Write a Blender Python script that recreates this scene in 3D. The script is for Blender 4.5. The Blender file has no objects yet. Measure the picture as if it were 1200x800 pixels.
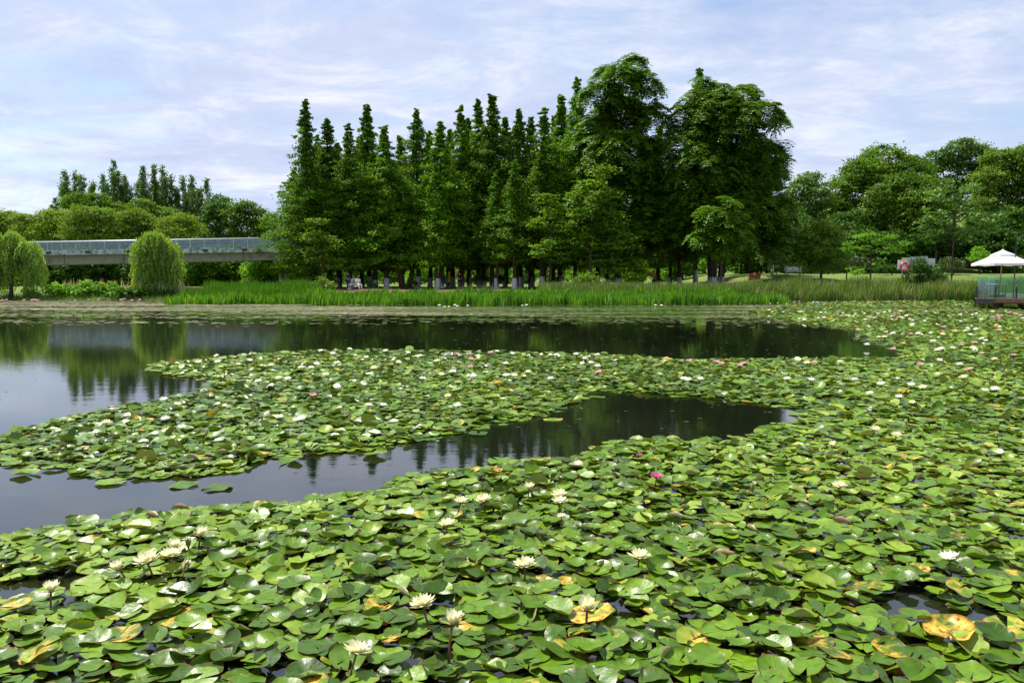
import bpy, bmesh, math, random
import numpy as np
from mathutils import Vector, Matrix
random.seed(7)
R = math.radians
sc = bpy.context.scene
COL = sc.collection

# ------------------------------------------------------------------ camera
CAMZ, F = 1.8, 933.0
PITCH = math.atan(77 / 933)
def gx(px, Y):                       # world x of a photo column at a distance
    return (px - 600) / F * Y * math.cos(PITCH)
def hz(py, Y):                       # world z of a photo row at a distance
    return CAMZ + Y * math.tan(math.atan((400 - py) / F) - PITCH)
def onplane(px, py, z=0.0):          # where a photo pixel meets a level plane
    a = math.atan((py - 400) / F) + PITCH
    Y = (CAMZ - z) / math.tan(a)
    dep = Y * math.cos(PITCH) + (CAMZ - z) * math.sin(PITCH)
    return ((px - 600) / F * dep, Y)
cam_d = bpy.data.cameras.new('camera'); cam = bpy.data.objects.new('camera', cam_d)
COL.objects.link(cam); sc.camera = cam
cam.location = (0, 0, CAMZ); cam.rotation_euler = (R(90) - PITCH, 0, 0)
cam_d.sensor_width = 36; cam_d.lens = 28; cam_d.clip_end = 3000; cam_d.clip_start = 0.05

# ------------------------------------------------------------------ helpers
def tag(o, label=None, cat=None, group=None, kind=None):
    if label: o['label'] = label
    if cat: o['category'] = cat
    if group: o['group'] = group
    if kind: o['kind'] = kind
    return o
def empty(name, loc=(0, 0, 0), rz=0, label=None, cat=None, group=None):
    o = bpy.data.objects.new(name, None); COL.objects.link(o)
    o.location = loc; o.rotation_euler = (0, 0, rz); o.empty_display_size = .2
    return tag(o, label, cat, group)
def link(name, me, mat, parent=None):
    o = bpy.data.objects.new(name, me); COL.objects.link(o)
    if mat is not None and len(me.materials) == 0: me.materials.append(mat)
    if parent is not None: o.parent = parent
    return o
def np_mesh(name, V, Fs, attr=None, smooth=True):
    V = np.ascontiguousarray(V, dtype=np.float32); Fs = np.ascontiguousarray(Fs, dtype=np.int32)
    me = bpy.data.meshes.new(name)
    n, k = Fs.shape
    me.vertices.add(len(V)); me.vertices.foreach_set('co', V.ravel())
    me.loops.add(n * k); me.loops.foreach_set('vertex_index', Fs.ravel())
    me.polygons.add(n); me.polygons.foreach_set('loop_start', np.arange(0, n * k, k, dtype=np.int32))
    if smooth: me.polygons.foreach_set('use_smooth', np.ones(n, dtype=bool))
    me.update(calc_edges=True)
    if attr is not None:
        a = me.color_attributes.new('v', 'FLOAT_COLOR', 'POINT')
        A = np.ones((len(V), 4), np.float32); A[:, :attr.shape[1]] = attr
        a.data.foreach_set('color', A.ravel())
    return me
class BM:
    """collects boxes, tubes and lathes as one mesh"""
    def __init__(s): s.v = []; s.f = []
    def add(s, vs, fs):
        b = len(s.v); s.v += [tuple(v) for v in vs]; s.f += [tuple(b + i for i in f) for f in fs]
    def box(s, x0, x1, y0, y1, z0, z1, m=None):
        vs = [Vector((x, y, z)) for z in (z0, z1) for y in (y0, y1) for x in (x0, x1)]
        if m is not None: vs = [m @ v for v in vs]
        s.add(vs, [(0, 2, 3, 1), (4, 5, 7, 6), (0, 1, 5, 4), (2, 6, 7, 3), (0, 4, 6, 2), (1, 3, 7, 5)])
    def tube(s, pts, rad, n=8, cap=True):
        pts = [Vector(p) for p in pts]
        if not hasattr(rad, '__len__'): rad = [rad] * len(pts)
        vs = []; t0 = None
        for i, p in enumerate(pts):
            d = (pts[min(i + 1, len(pts) - 1)] - pts[max(i - 1, 0)]).normalized()
            a = Vector((1, 0, 0)) if abs(d.x) < .8 else Vector((0, 1, 0))
            u = d.cross(a).normalized(); w = d.cross(u)
            for j in range(n):
                t = 2 * math.pi * j / n
                vs.append(p + (u * math.cos(t) + w * math.sin(t)) * rad[i])
        fs = [(i * n + j, i * n + (j + 1) % n, (i + 1) * n + (j + 1) % n, (i + 1) * n + j) for i in range(len(pts) - 1) for j in range(n)]
        if cap: fs += [tuple(range(n - 1, -1, -1)), tuple((len(pts) - 1) * n + j for j in range(n))]
        s.add(vs, fs)
    def lathe(s, prof, n=16, c=(0, 0, 0)):
        vs = [(c[0] + r * math.cos(2 * math.pi * j / n), c[1] + r * math.sin(2 * math.pi * j / n), c[2] + z) for r, z in prof for j in range(n)]
        fs = [(i * n + j, i * n + (j + 1) % n, (i + 1) * n + (j + 1) % n, (i + 1) * n + j) for i in range(len(prof) - 1) for j in range(n)]
        s.add(vs, fs)
    def build(s, name, mat, parent=None, bevel=0, smooth=False):
        me = bpy.data.meshes.new(name); me.from_pydata(s.v, [], s.f)
        if smooth:
            for p in me.polygons: p.use_smooth = True
        me.update()
        o = link(name, me, mat, parent)
        if bevel:
            b = o.modifiers.new('bevel', 'BEVEL'); b.width = bevel; b.segments = 2
        return o
def copy_tree(o, parent=None):
    c = o.copy(); COL.objects.link(c); c.parent = parent
    for ch in [x for x in bpy.data.objects if x.parent == o]: copy_tree(ch, c)
    return c

# ------------------------------------------------------------------ materials
def new_mat(name):
    m = bpy.data.materials.new(name); m.use_nodes = True
    nt = m.node_tree
    return m, nt, nt.nodes['Principled BSDF'], nt.nodes['Material Output']
def nd(nt, t, **kw):
    n = nt.nodes.new(t)
    for k, v in kw.items():
        if k in n.inputs: n.inputs[k].default_value = v
        else: setattr(n, k, v)
    return n
def ramp(nt, fac, stops):
    r = nt.nodes.new('ShaderNodeValToRGB'); nt.links.new(fac, r.inputs[0])
    e = r.color_ramp.elements
    while len(e) < len(stops): e.new(.5)
    for i, (p, c) in enumerate(stops):
        e[i].position = p; e[i].color = (*c, 1) if len(c) == 3 else c
    return r.outputs[0]
def noise(nt, scale, vec=None, detail=4, rough=.55, dist=0):
    n = nd(nt, 'ShaderNodeTexNoise', Scale=scale, Detail=detail, Roughness=rough, Distortion=dist)
    if vec is not None: nt.links.new(vec, n.inputs['Vector'])
    return n.outputs['Fac']
def mixc(nt, fac, a, b, mode='MIX'):
    m = nt.nodes.new('ShaderNodeMix'); m.data_type = 'RGBA'; m.blend_type = mode
    for i, v in ((0, fac), (6, a), (7, b)):
        if hasattr(v, 'node'): nt.links.new(v, m.inputs[i])
        elif i == 0: m.inputs[0].default_value = v
        else: m.inputs[i].default_value = (*v, 1)
    return m.outputs[2]
def math_(nt, op, a, b=None):
    m = nt.nodes.new('ShaderNodeMath'); m.operation = op
    for i, v in enumerate((a, b)):
        if v is None: continue
        if hasattr(v, 'node'): nt.links.new(v, m.inputs[i])
        else: m.inputs[i].default_value = v
    return m.outputs[0]
def objco(nt): return nd(nt, 'ShaderNodeTexCoord').outputs['Object']
def surf(name, c1, c2, scale=3, rough=.7, spec=.5, metal=0, bump=.2, c3=None):
    m, nt, p, out = new_mat(name)
    co = objco(nt)
    f = noise(nt, scale, co, 6, .6)
    st = [(.3, c1), (.7, c2)]
    if c3: st = [(.28, c1), (.5, c2), (.75, c3)]
    nt.links.new(ramp(nt, f, st), p.inputs['Base Color'])
    p.inputs['Roughness'].default_value = rough; p.inputs['Specular IOR Level'].default_value = spec
    p.inputs['Metallic'].default_value = metal
    if bump:
        b = nd(nt, 'ShaderNodeBump', Strength=bump, Distance=.02)
        nt.links.new(noise(nt, scale * 6, co, 4), b.inputs['Height']); nt.links.new(b.outputs[0], p.inputs['Normal'])
    return m
def leaf_mat(name, c1, c2, c3=None, trans=.3, rough=.5, spec=.35):
    m, nt, p, out = new_mat(name)
    at = nd(nt, 'ShaderNodeAttribute', attribute_name='v')
    sp = nd(nt, 'ShaderNodeSeparateColor'); nt.links.new(at.outputs['Color'], sp.inputs[0])
    st = [(0, c1), (1, c2)] if c3 is None else [(0, c1), (.8, c2), (1, c3)]
    c = ramp(nt, sp.outputs[0], st)
    oi = nd(nt, 'ShaderNodeObjectInfo')
    hs = nd(nt, 'ShaderNodeHueSaturation'); nt.links.new(c, hs.inputs['Color'])
    mr = nd(nt, 'ShaderNodeMapRange'); nt.links.new(oi.outputs['Random'], mr.inputs[0])
    mr.inputs[3].default_value = .8; mr.inputs[4].default_value = 1.25
    nt.links.new(mr.outputs[0], hs.inputs['Value'])
    nt.links.new(hs.outputs[0], p.inputs['Base Color'])
    p.inputs['Roughness'].default_value = rough; p.inputs['Specular IOR Level'].default_value = spec
    t = nd(nt, 'ShaderNodeBsdfTranslucent')
    nt.links.new(mixc(nt, 1.0, hs.outputs[0], (1.5, 1.35, .5), 'MULTIPLY'), t.inputs[0])
    mx = nd(nt, 'ShaderNodeMixShader'); mx.inputs[0].default_value = trans
    nt.links.new(p.outputs[0], mx.inputs[1]); nt.links.new(t.outputs[0], mx.inputs[2])
    nt.links.new(mx.outputs[0], out.inputs[0])
    return m
M = {}
M['meta'] = leaf_mat('conifer_leaf', (.042, .125, .004), (.115, .24, .008), (.20, .34, .015), .33, .6, .15)
M['pin'] = leaf_mat('pinnate_leaf', (.042, .115, .005), (.105, .215, .010), (.20, .33, .03), .33, .5, .2)
M['broad'] = leaf_mat('broad_leaf', (.05, .125, .006), (.12, .235, .012), (.21, .32, .022), .33, .6, .15)
M['yellowish'] = leaf_mat('yellow_green_leaf', (.10, .19, .016), (.17, .28, .024), (.30, .30, .07), .35, .6, .12)
M['bright'] = leaf_mat('bright_leaf', (.09, .24, .02), (.18, .38, .035), (.26, .46, .06), .4, .6, .15)
M['willow'] = leaf_mat('willow_leaf', (.20, .36, .05), (.32, .50, .10), (.42, .56, .15), .45, .6, .15)
M['poplar'] = leaf_mat('poplar_leaf', (.055, .13, .02), (.115, .21, .04), (.18, .28, .07), .3, .5, .2)
M['olive'] = leaf_mat('olive_leaf', (.07, .16, .013), (.16, .27, .025), (.33, .38, .07), .34, .6, .15)
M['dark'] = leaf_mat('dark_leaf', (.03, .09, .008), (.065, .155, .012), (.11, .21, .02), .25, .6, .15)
M['clip'] = leaf_mat('clipped_leaf', (.05, .10, .02), (.09, .15, .03), (.14, .12, .05), .2)
M['iris'] = leaf_mat('iris_leaf', (.035, .12, .008), (.11, .27, .014), (.23, .42, .04), .35, .5, .25)
M['reed'] = leaf_mat('reed_leaf', (.05, .12, .012), (.13, .22, .035), (.34, .28, .16), .3)
M['plume'] = leaf_mat('plume', (.35, .24, .22), (.5, .38, .34), None, .3)
M['scum'] = leaf_mat('floating_weed', (.05, .085, .012), (.16, .15, .075), (.26, .22, .16), .0, .7, .15)
M['bark'] = surf('bark', (.045, .03, .02), (.10, .07, .05), 5, .9, .2)
M['barkpale'] = surf('pale_bark', (.16, .11, .07), (.28, .2, .13), 5, .9, .2)
M['lime'] = surf('whitewash', (.42, .41, .38), (.66, .66, .63), 4, .9, .2)
M['concrete'] = surf('concrete', (.15, .135, .115), (.27, .25, .22), 1.2, .9, .2, c3=(.22, .2, .17))
M['fascia'] = surf('weathered_white_paint', (.03, .035, .035), (.30, .34, .36), 3.5, .8, .3, c3=(.62, .66, .68))
M['dark_metal'] = surf('dark_metal', (.02, .022, .026), (.035, .037, .042), 4, .45, .5)
M['blacksteel'] = surf('black_steel', (.012, .013, .015), (.022, .023, .026), 4, .4, .5)
M['steel'] = surf('pale_steel', (.45, .47, .48), (.6, .62, .62), 4, .4, .5, .4)
M['deckwood'] = surf('deck_wood', (.13, .06, .03), (.26, .12, .06), 6, .6, .4)
M['polewood'] = surf('pole_wood', (.35, .14, .04), (.5, .22, .08), 6, .5, .4)
M['red'] = surf('red_plastic', (.62, .03, .02), (.72, .05, .03), 3, .4, .5)
M['white'] = surf('white_plastic', (.75, .75, .75), (.82, .82, .82), 3, .5, .5)
M['soil'] = surf('bare_soil', (.13, .08, .05), (.22, .14, .09), 2, .95, .1)
M['terra'] = surf('terracotta_paint', (.38, .13, .08), (.5, .2, .13), 3, .8, .3)
M['greyboard'] = surf('grey_board', (.32, .34, .37), (.5, .53, .56), 2.5, .7, .3)
M['yellowcloth'] = surf('yellow_cloth', (.7, .62, .02), (.8, .7, .04), 3, .7, .2)
M['bluesign'] = surf('blue_paint', (.05, .22, .6), (.08, .3, .7), 3, .5, .4)
M['skin'] = surf('skin', (.5, .3, .2), (.58, .36, .26), 9, .6, .4, bump=0)
M['hair'] = surf('hair', (.012, .01, .009), (.03, .022, .018), 20, .6, .4, bump=0)
def cloth(n, c): 
    M[n] = surf(n, tuple(x * .85 for x in c), c, 8, .85, .2, bump=0)
for n, c in (('cloth_white', (.75, .75, .76)), ('cloth_black', (.02, .02, .024)), ('cloth_maroon', (.18, .02, .03)), ('cloth_blue', (.04, .09, .28)), ('cloth_orange', (.75, .32, .03)), ('cloth_grey', (.2, .2, .22))): cloth(n, c)
def canopy_mat():
    m, nt, p, out = new_mat('umbrella_canvas')
    p.inputs['Base Color'].default_value = (.85, .84, .82, 1); p.inputs['Roughness'].default_value = .9
    t = nd(nt, 'ShaderNodeBsdfTranslucent'); t.inputs[0].default_value = (.85, .83, .8, 1)
    mx = nd(nt, 'ShaderNodeMixShader'); mx.inputs[0].default_value = .35
    nt.links.new(p.outputs[0], mx.inputs[1]); nt.links.new(t.outputs[0], mx.inputs[2]); nt.links.new(mx.outputs[0], out.inputs[0])
    return m
M['canvas'] = canopy_mat()
def glass_mat(name, tint, opac, dirt=(.25, .3, .28)):
    m, nt, p, out = new_mat(name)
    g = nd(nt, 'ShaderNodeBsdfGlossy', Roughness=.03); g.inputs[0].default_value = (1, 1, 1, 1)
    tr = nd(nt, 'ShaderNodeBsdfTransparent'); tr.inputs[0].default_value = (*tint, 1)
    df = nd(nt, 'ShaderNodeBsdfDiffuse'); df.inputs[0].default_value = (*dirt, 1)
    co = objco(nt)
    mp = nd(nt, 'ShaderNodeMapping'); mp.inputs['Scale'].default_value = (.25, .25, 1.1); nt.links.new(co, mp.inputs[0])
    f = ramp(nt, noise(nt, 1.3, mp.outputs[0], 5, .6), [(.3, (opac * .6,) * 3), (.7, (min(1, opac * 1.5),) * 3)])
    m1 = nd(nt, 'ShaderNodeMixShader'); nt.links.new(f, m1.inputs[0]); nt.links.new(tr.outputs[0], m1.inputs[1]); nt.links.new(df.outputs[0], m1.inputs[2])
    fr = nd(nt, 'ShaderNodeFresnel', IOR=1.5)
    m2 = nd(nt, 'ShaderNodeMixShader'); nt.links.new(math_(nt, 'ADD', fr.outputs[0], .03), m2.inputs[0])
    nt.links.new(m1.outputs[0], m2.inputs[1]); nt.links.new(g.outputs[0], m2.inputs[2]); nt.links.new(m2.outputs[0], out.inputs[0])
    return m
M['bridgeglass'] = glass_mat('bridge_glass', (.58, .72, .76), .09, (.20, .26, .28))
M['deckglass'] = glass_mat('deck_glass', (.55, .85, .78), .12, (.3, .45, .42))

# lawn / ground
def ground_mat():
    m, nt, p, out = new_mat('ground_grass')
    co = objco(nt)
    g = ramp(nt, noise(nt, .25, co, 6, .65), [(.3, (.085, .13, .025)), (.5, (.13, .185, .04)), (.7, (.17, .21, .055))])
    fine = ramp(nt, noise(nt, 9, co, 3), [(.3, (.7, .7, .7)), (.7, (1.2, 1.2, 1.2))])
    g = mixc(nt, 1, g, fine, 'MULTIPLY')
    s = ramp(nt, noise(nt, .9, co, 5), [(.3, (.10, .055, .035)), (.7, (.19, .11, .075))])
    at = nd(nt, 'ShaderNodeAttribute', attribute_name='v'); sp = nd(nt, 'ShaderNodeSeparateColor'); nt.links.new(at.outputs['Color'], sp.inputs[0])
    nz = math_(nt, 'ADD', sp.outputs[0], math_(nt, 'MULTIPLY', math_(nt, 'SUBTRACT', noise(nt, .35, co, 5), .5), .9))
    f = ramp(nt, nz, [(.42, (0, 0, 0)), (.58, (1, 1, 1))])
    nt.links.new(mixc(nt, f, g, s), p.inputs['Base Color']); p.inputs['Roughness'].default_value = .95
    p.inputs['Specular IOR Level'].default_value = .1
    b = nd(nt, 'ShaderNodeBump', Strength=.6, Distance=.05); nt.links.new(noise(nt, 14, co, 3), b.inputs['Height']); nt.links.new(b.outputs[0], p.inputs['Normal'])
    return m
def water_mat():
    m, nt, p, out = new_mat('pond_water')
    co = objco(nt)
    p.inputs['Base Color'].default_value = (.010, .013, .009, 1)
    nt.links.new(ramp(nt, noise(nt, .15, co, 4), [(.35, (.004, .006, .003)), (.65, (.010, .012, .007))]), p.inputs['Base Color'])
    p.inputs['IOR'].default_value = 1.68; p.inputs['Roughness'].default_value = .03
    mp = nd(nt, 'ShaderNodeMapping'); mp.inputs['Scale'].default_value = (.8, 1.7, 1); nt.links.new(co, mp.inputs[0])
    b = nd(nt, 'ShaderNodeBump', Strength=.06, Distance=.02); nt.links.new(noise(nt, 2.2, mp.outputs[0], 3, .5), b.inputs['Height'])
    b2 = nd(nt, 'ShaderNodeBump', Strength=.03, Distance=.01); nt.links.new(noise(nt, 14, mp.outputs[0], 2, .5), b2.inputs['Height'])
    nt.links.new(b.outputs[0], b2.inputs['Normal']); nt.links.new(b2.outputs[0], p.inputs['Normal'])
    return m
M['ground'] = ground_mat(); M['water'] = water_mat()

def pad_mat():
    m, nt, p, out = new_mat('lily_pad')
    at = nd(nt, 'ShaderNodeAttribute', attribute_name='v')
    sp = nd(nt, 'ShaderNodeSeparateColor'); nt.links.new(at.outputs['Color'], sp.inputs[0])
    x = math_(nt, 'SUBTRACT', math_(nt, 'MULTIPLY', sp.outputs[0], 2), 1)
    y = math_(nt, 'SUBTRACT', math_(nt, 'MULTIPLY', sp.outputs[1], 2), 1)
    rnd = sp.outputs[2]; yel = at.outputs['Alpha']
    r = math_(nt, 'SQRT', math_(nt, 'ADD', math_(nt, 'MULTIPLY', x, x), math_(nt, 'MULTIPLY', y, y)))
    th = math_(nt, 'ARCTAN2', y, x)
    geo = nd(nt, 'ShaderNodeNewGeometry')
    co = geo.outputs['Position']
    base = ramp(nt, rnd, [(0, (.034, .085, .003)), (.35, (.080, .172, .004)), (.75, (.145, .262, .008)), (1, (.24, .34, .035))])
    n1 = noise(nt, 22, co, 4, .6)
    base = mixc(nt, 1, base, ramp(nt, n1, [(.3, (.66, .72, .62)), (.7, (1.22, 1.15, 1.15))]), 'MULTIPLY')
    # veins
    v = math_(nt, 'ABSOLUTE', math_(nt, 'SINE', math_(nt, 'MULTIPLY', th, 8)))
    v = ramp(nt, v, [(0, (1, 1, 1)), (.09, (0, 0, 0))])
    vf = math_(nt, 'MULTIPLY', v, math_(nt, 'MULTIPLY', math_(nt, 'SUBTRACT', 1.0, r), .35))
    base = mixc(nt, vf, base, (.19, .28, .08))
    # yellow ageing
    n2 = noise(nt, 9, co, 5, .6)
    ym = ramp(nt, math_(nt, 'ADD', math_(nt, 'MULTIPLY', yel, 1.0), math_(nt, 'MULTIPLY', n2, .8)), [(.78, (0, 0, 0)), (.92, (1, 1, 1))])
    ycol = ramp(nt, noise(nt, 30, co, 4), [(.35, (.26, .09, .02)), (.46, (.58, .32, .03)), (.6, (.66, .48, .08)), (.75, (.45, .42, .08))])
    base = mixc(nt, ym, base, ycol)
    # small brown spots and worn rim
    sv = noise(nt, 70, co, 2)
    base = mixc(nt, ramp(nt, sv, [(.70, (0, 0, 0)), (.76, (.8, .8, .8))]), base, (.09, .05, .02))
    rimn = math_(nt, 'ADD', r, math_(nt, 'MULTIPLY', math_(nt, 'SUBTRACT', noise(nt, 12, co, 3), .5), .25))
    base = mixc(nt, ramp(nt, rimn, [(.925, (0, 0, 0)), (1.0, (.85, .85, .85))]), base, (.15, .07, .025))
    back = ramp(nt, math_(nt, 'ADD', math_(nt, 'MULTIPLY', rnd, .6), math_(nt, 'MULTIPLY', n1, .5)), [(.2, (.16, .20, .05)), (.55, (.26, .23, .10)), (.85, (.38, .20, .14))])
    col = mixc(nt, geo.outputs['Backfacing'], base, back)
    nt.links.new(col, p.inputs['Base Color'])
    rr = ramp(nt, noise(nt, 35, co, 4), [(.3, (.27,) * 3), (.7, (.44,) * 3)])
    nt.links.new(rr, p.inputs['Roughness']); p.inputs['Specular IOR Level'].default_value = .34
    b = nd(nt, 'ShaderNodeBump', Strength=.35, Distance=.004)
    nt.links.new(math_(nt, 'ADD', math_(nt, 'MULTIPLY', v, -.5), noise(nt, 60, co, 3)), b.inputs['Height']); nt.links.new(b.outputs[0], p.inputs['Normal'])
    t = nd(nt, 'ShaderNodeBsdfTranslucent'); nt.links.new(mixc(nt, 1.0, base, (1.5, 1.3, .5), 'MULTIPLY'), t.inputs[0])
    mx = nd(nt, 'ShaderNodeMixShader'); mx.inputs[0].default_value = .14
    nt.links.new(p.outputs[0], mx.inputs[1]); nt.links.new(t.outputs[0], mx.inputs[2]); nt.links.new(mx.outputs[0], out.inputs[0])
    return m
M['pad'] = pad_mat()
def petal_mat(name, c1, c2, trans=.42):
    m, nt, p, out = new_mat(name)
    at = nd(nt, 'ShaderNodeAttribute', attribute_name='v'); sp = nd(nt, 'ShaderNodeSeparateColor'); nt.links.new(at.outputs['Color'], sp.inputs[0])
    c = ramp(nt, sp.outputs[0], [(0, c1), (1, c2)])
    nt.links.new(c, p.inputs['Base Color']); p.inputs['Roughness'].default_value = .6; p.inputs['Specular IOR Level'].default_value = .3
    t = nd(nt, 'ShaderNodeBsdfTranslucent'); nt.links.new(c, t.inputs[0])
    mx = nd(nt, 'ShaderNodeMixShader'); mx.inputs[0].default_value = trans
    nt.links.new(p.outputs[0], mx.inputs[1]); nt.links.new(t.outputs[0], mx.inputs[2]); nt.links.new(mx.outputs[0], out.inputs[0])
    return m
M['petal_cream'] = petal_mat('cream_petal', (.86, .80, .36), (.90, .88, .66))
M['petal_white'] = petal_mat('white_petal', (.86, .84, .62), (.92, .91, .84))
M['petal_pink'] = petal_mat('pink_petal', (.75, .32, .42), (.82, .50, .55))
M['petal_magenta'] = petal_mat('magenta_petal', (.6, .05, .25), (.75, .22, .42))
M['stamen'] = petal_mat('stamen', (.8, .5, .02), (.85, .62, .05), .1)
M['stalk'] = surf('flower_stalk', (.10, .045, .02), (.16, .07, .03), 20, .6, .4, bump=0)
M['sepal'] = surf('sepal', (.12, .14, .04), (.22, .2, .07), 20, .6, .4, bump=0)

# ------------------------------------------------------------------ setting
def sst(a, b, x):
    t = np.clip((x - a) / (b - a), 0, 1); return t * t * (3 - 2 * t)
def shore(x):
    return 59 - 5.0 * sst(-27, -18, x) + 3.5 * sst(14, 20, x) + .5 * np.sin(x * .45) + .25 * np.sin(x * 1.3 + 1)
def ground_z(x, Y):
    x = np.asarray(x, float); Y = np.asarray(Y, float)
    t = Y - shore(x)
    z = -.9 + 1.3 * sst(-4, 3, t) + .15 * sst(3, 25, t)
    s = sst(17, 27, x)
    z = z + s * (1.45 * sst(62, 84, Y)) + sst(30, 46, x) * 13 * sst(90, 150, Y) * (1 - .2 * sst(40, 90, np.abs(x - 60)))
    z = z + .06 * np.sin(x * .6) * np.sin(Y * .4) * sst(2, 10, t)
    z = z + (1.5 * (1 - sst(-6, -1.5, Y)))
    return z
def gz(x, Y): return float(ground_z(x, Y))
xs = np.concatenate([np.linspace(-900, -90, 12), np.linspace(-85, 110, 160), np.linspace(120, 900, 12)])
ys = np.concatenate([np.linspace(-200, 40, 20), np.linspace(45, 160, 150), np.linspace(170, 1500, 20)])
X, Y = np.meshgrid(xs, ys)
Z = ground_z(X, Y)
soil = sst(-22, -18, X) * (1 - sst(19, 25, X)) * sst(64, 70, Y) * (1 - sst(90, 94, Y)) * .85
soil = np.maximum(soil, (Z < .05) * 1.0)
Vg = np.stack([X.ravel(), Y.ravel(), Z.ravel()], 1)
ny, nx = X.shape
ii, jj = np.meshgrid(np.arange(ny - 1), np.arange(nx - 1), indexing='ij')
a = (ii * nx + jj).ravel()
Fg = np.stack([a, a + 1, a + nx + 1, a + nx], 1)
g = link('ground', np_mesh('ground', Vg, Fg, np.stack([soil.ravel()] * 3, 1)), M['ground']); tag(g, kind='structure')
wx = np.array([[-400, -60, 0], [400, -60, 0], [400, 75, 0], [-400, 75, 0]])
w = link('water', np_mesh('water', wx, np.array([[0, 1, 2, 3]]), smooth=False), M['water']); tag(w, kind='structure')

# ------------------------------------------------------------------ foliage
def unit(a): return a / np.maximum(np.linalg.norm(a, axis=1, keepdims=True), 1e-6)
def diamonds(C, Nn, L, W, rng, D=None):
    """leaf-shaped quads at C facing Nn, optional long direction D"""
    n = len(C)
    if D is None: D = rng.normal(size=(n, 3))
    T = unit(D - (D * Nn).sum(1, keepdims=True) * Nn); B = np.cross(Nn, T)
    L = np.broadcast_to(np.asarray(L, float).reshape(-1, 1), (n, 1)); W = np.broadcast_to(np.asarray(W, float).reshape(-1, 1), (n, 1))
    V = np.empty((n, 4, 3))
    V[:, 0] = C - T * L; V[:, 1] = C + B * W - T * L * .1 + Nn * W * .25; V[:, 2] = C + T * L; V[:, 3] = C - B * W - T * L * .1 + Nn * W * .25
    return V.reshape(-1, 3)
def quads(V): return np.arange(len(V)).reshape(-1, 4)
def leaf_mesh(name, V, v):
    return np_mesh(name, V, quads(V), np.repeat(v, 4)[:, None] * np.ones((1, 3)), smooth=False)
def clumps(C, O, rng, n=30, sx=.3, sz=.14, L=.13, W=.06, up=.7, jit=.6, scl=None):
    """C clump centres, O outward unit vectors; returns verts and a shade value per leaf"""
    k = len(C)
    ks = np.repeat(scl if scl is not None else rng.uniform(.75, 1.2, k), n)[:, None]
    P = np.repeat(C, n, 0) + rng.normal(size=(k * n, 3)) * np.array([sx, sx, sz]) * ks
    Nn = unit(np.repeat(O, n, 0) * (1 - up) + np.array([0, 0, up]) + rng.normal(size=(k * n, 3)) * jit)
    v = np.clip(np.repeat(rng.uniform(.1, .8, k), n) + rng.normal(size=k * n) * .15, 0, 1)
    s = rng.uniform(.7, 1.35, k * n)
    return diamonds(P, Nn, L * s, W * s, rng), v
def trunk_bm(H, r0, r1, lean=(0, 0), n=8, k=7, rng=None):
    b = BM(); pts = []
    for i in range(k + 1):
        t = i / k
        pts.append((lean[0] * t + (rng.normal() * .05 * H / 15 if rng is not None and 0 < i else 0), lean[1] * t + (rng.normal() * .05 * H / 15 if rng is not None and 0 < i else 0), H * t))
    rad = [r0 * 1.25] + [r0 + (r1 - r0) * (i / k) for i in range(1, k + 1)]
    b.tube(pts, rad, n)
    return b
def meta_proto(H, Rr, seed, clear=.13, npc=34, name='conifer'):
    rng = np.random.default_rng(seed)
    root = empty(name)
    tb = trunk_bm(H * .97, .24, .03, rng=rng)
    nb = int(H * 11); C = []; O = []; S = []
    ph = rng.uniform(0, 6)
    for i in range(nb):
        u = (i + .5) / nb; h = H * (clear + (1 - clear) * u)
        if u > .82 and rng.random() < .12: continue
        az = i * 2.39996 + rng.normal() * .3
        prof = min(1, (1 - u) ** 1.12 * 1.38) * (.84 + .16 * math.sin(u * 11 + ph))
        ln = Rr * prof * rng.choice([.55, .75, .9, 1.0, 1.2] if u < .6 else [.5, .75, .95, 1.25]) * rng.uniform(.85, 1.1) + .10
        d = np.array([math.cos(az), math.sin(az), 0])
        rise = .30 + .25 * u
        k = max(2, int(ln / .46))
        for f in np.linspace(.35 if ln > 1 else .5, 1, k):
            c = d * ln * f + np.array([0, 0, h + rise * ln * f - .28 * ln * f * f]) + rng.normal(size=3) * .10
            C.append(c); O.append(d); S.append((.16 + .9 * min(1, (1 - u) * 2.0)) * rng.uniform(.75, 1.2))
        if i % 3 == 0 and u < .9:
            tb.tube([(0, 0, h), tuple(d * ln * .5 + np.array([0, 0, h + rise * ln * .45])), tuple(d * ln * .9 + np.array([0, 0, h + (rise - .28) * ln * .9]))], [.05, .03, .012], 4)
    C.append(np.array([0, 0, H * .985])); O.append(np.array([0, 0, 1.])); S.append(.3)
    C = np.array(C); O = np.array(O)
    V, v = clumps(C, O, rng, npc, .33, .16, .13, .066, .7, .55, np.array(S))
    t = tb.build('trunk', M['bark'], root, smooth=True)
    link('crown', leaf_mesh('conifer_crown', V, v), M['meta'], root)
    wb = BM(); wb.tube([(0, 0, -.1), (0, 0, .2), (0, 0, 1.15)], [.34, .29, .262], 12); wb.build('whitewash', M['lime'], t, smooth=True)
    return root
def dome_lobes(Rr, H, seed, base=.3, n=9, squash=.8):
    rng = np.random.default_rng(seed); L = []
    hc = H * (base + 1) / 2; hh = H * (1 - base) / 2
    L.append((0, 0, hc, Rr * .62, Rr * .62, hh * .8))
    for i in range(n):
        az = i * 2.4 + rng.normal() * .3; u = (i + .5) / n
        z = hc + hh * (-.75 + 1.45 * u); rr = Rr * .68 * math.sqrt(max(.1, 1 - (abs(z - hc) / hh) ** 2))
        s = Rr * rng.uniform(.30, .46)
        L.append((rr * math.cos(az), rr * math.sin(az), z, s, s, s * squash))
    return L
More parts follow.
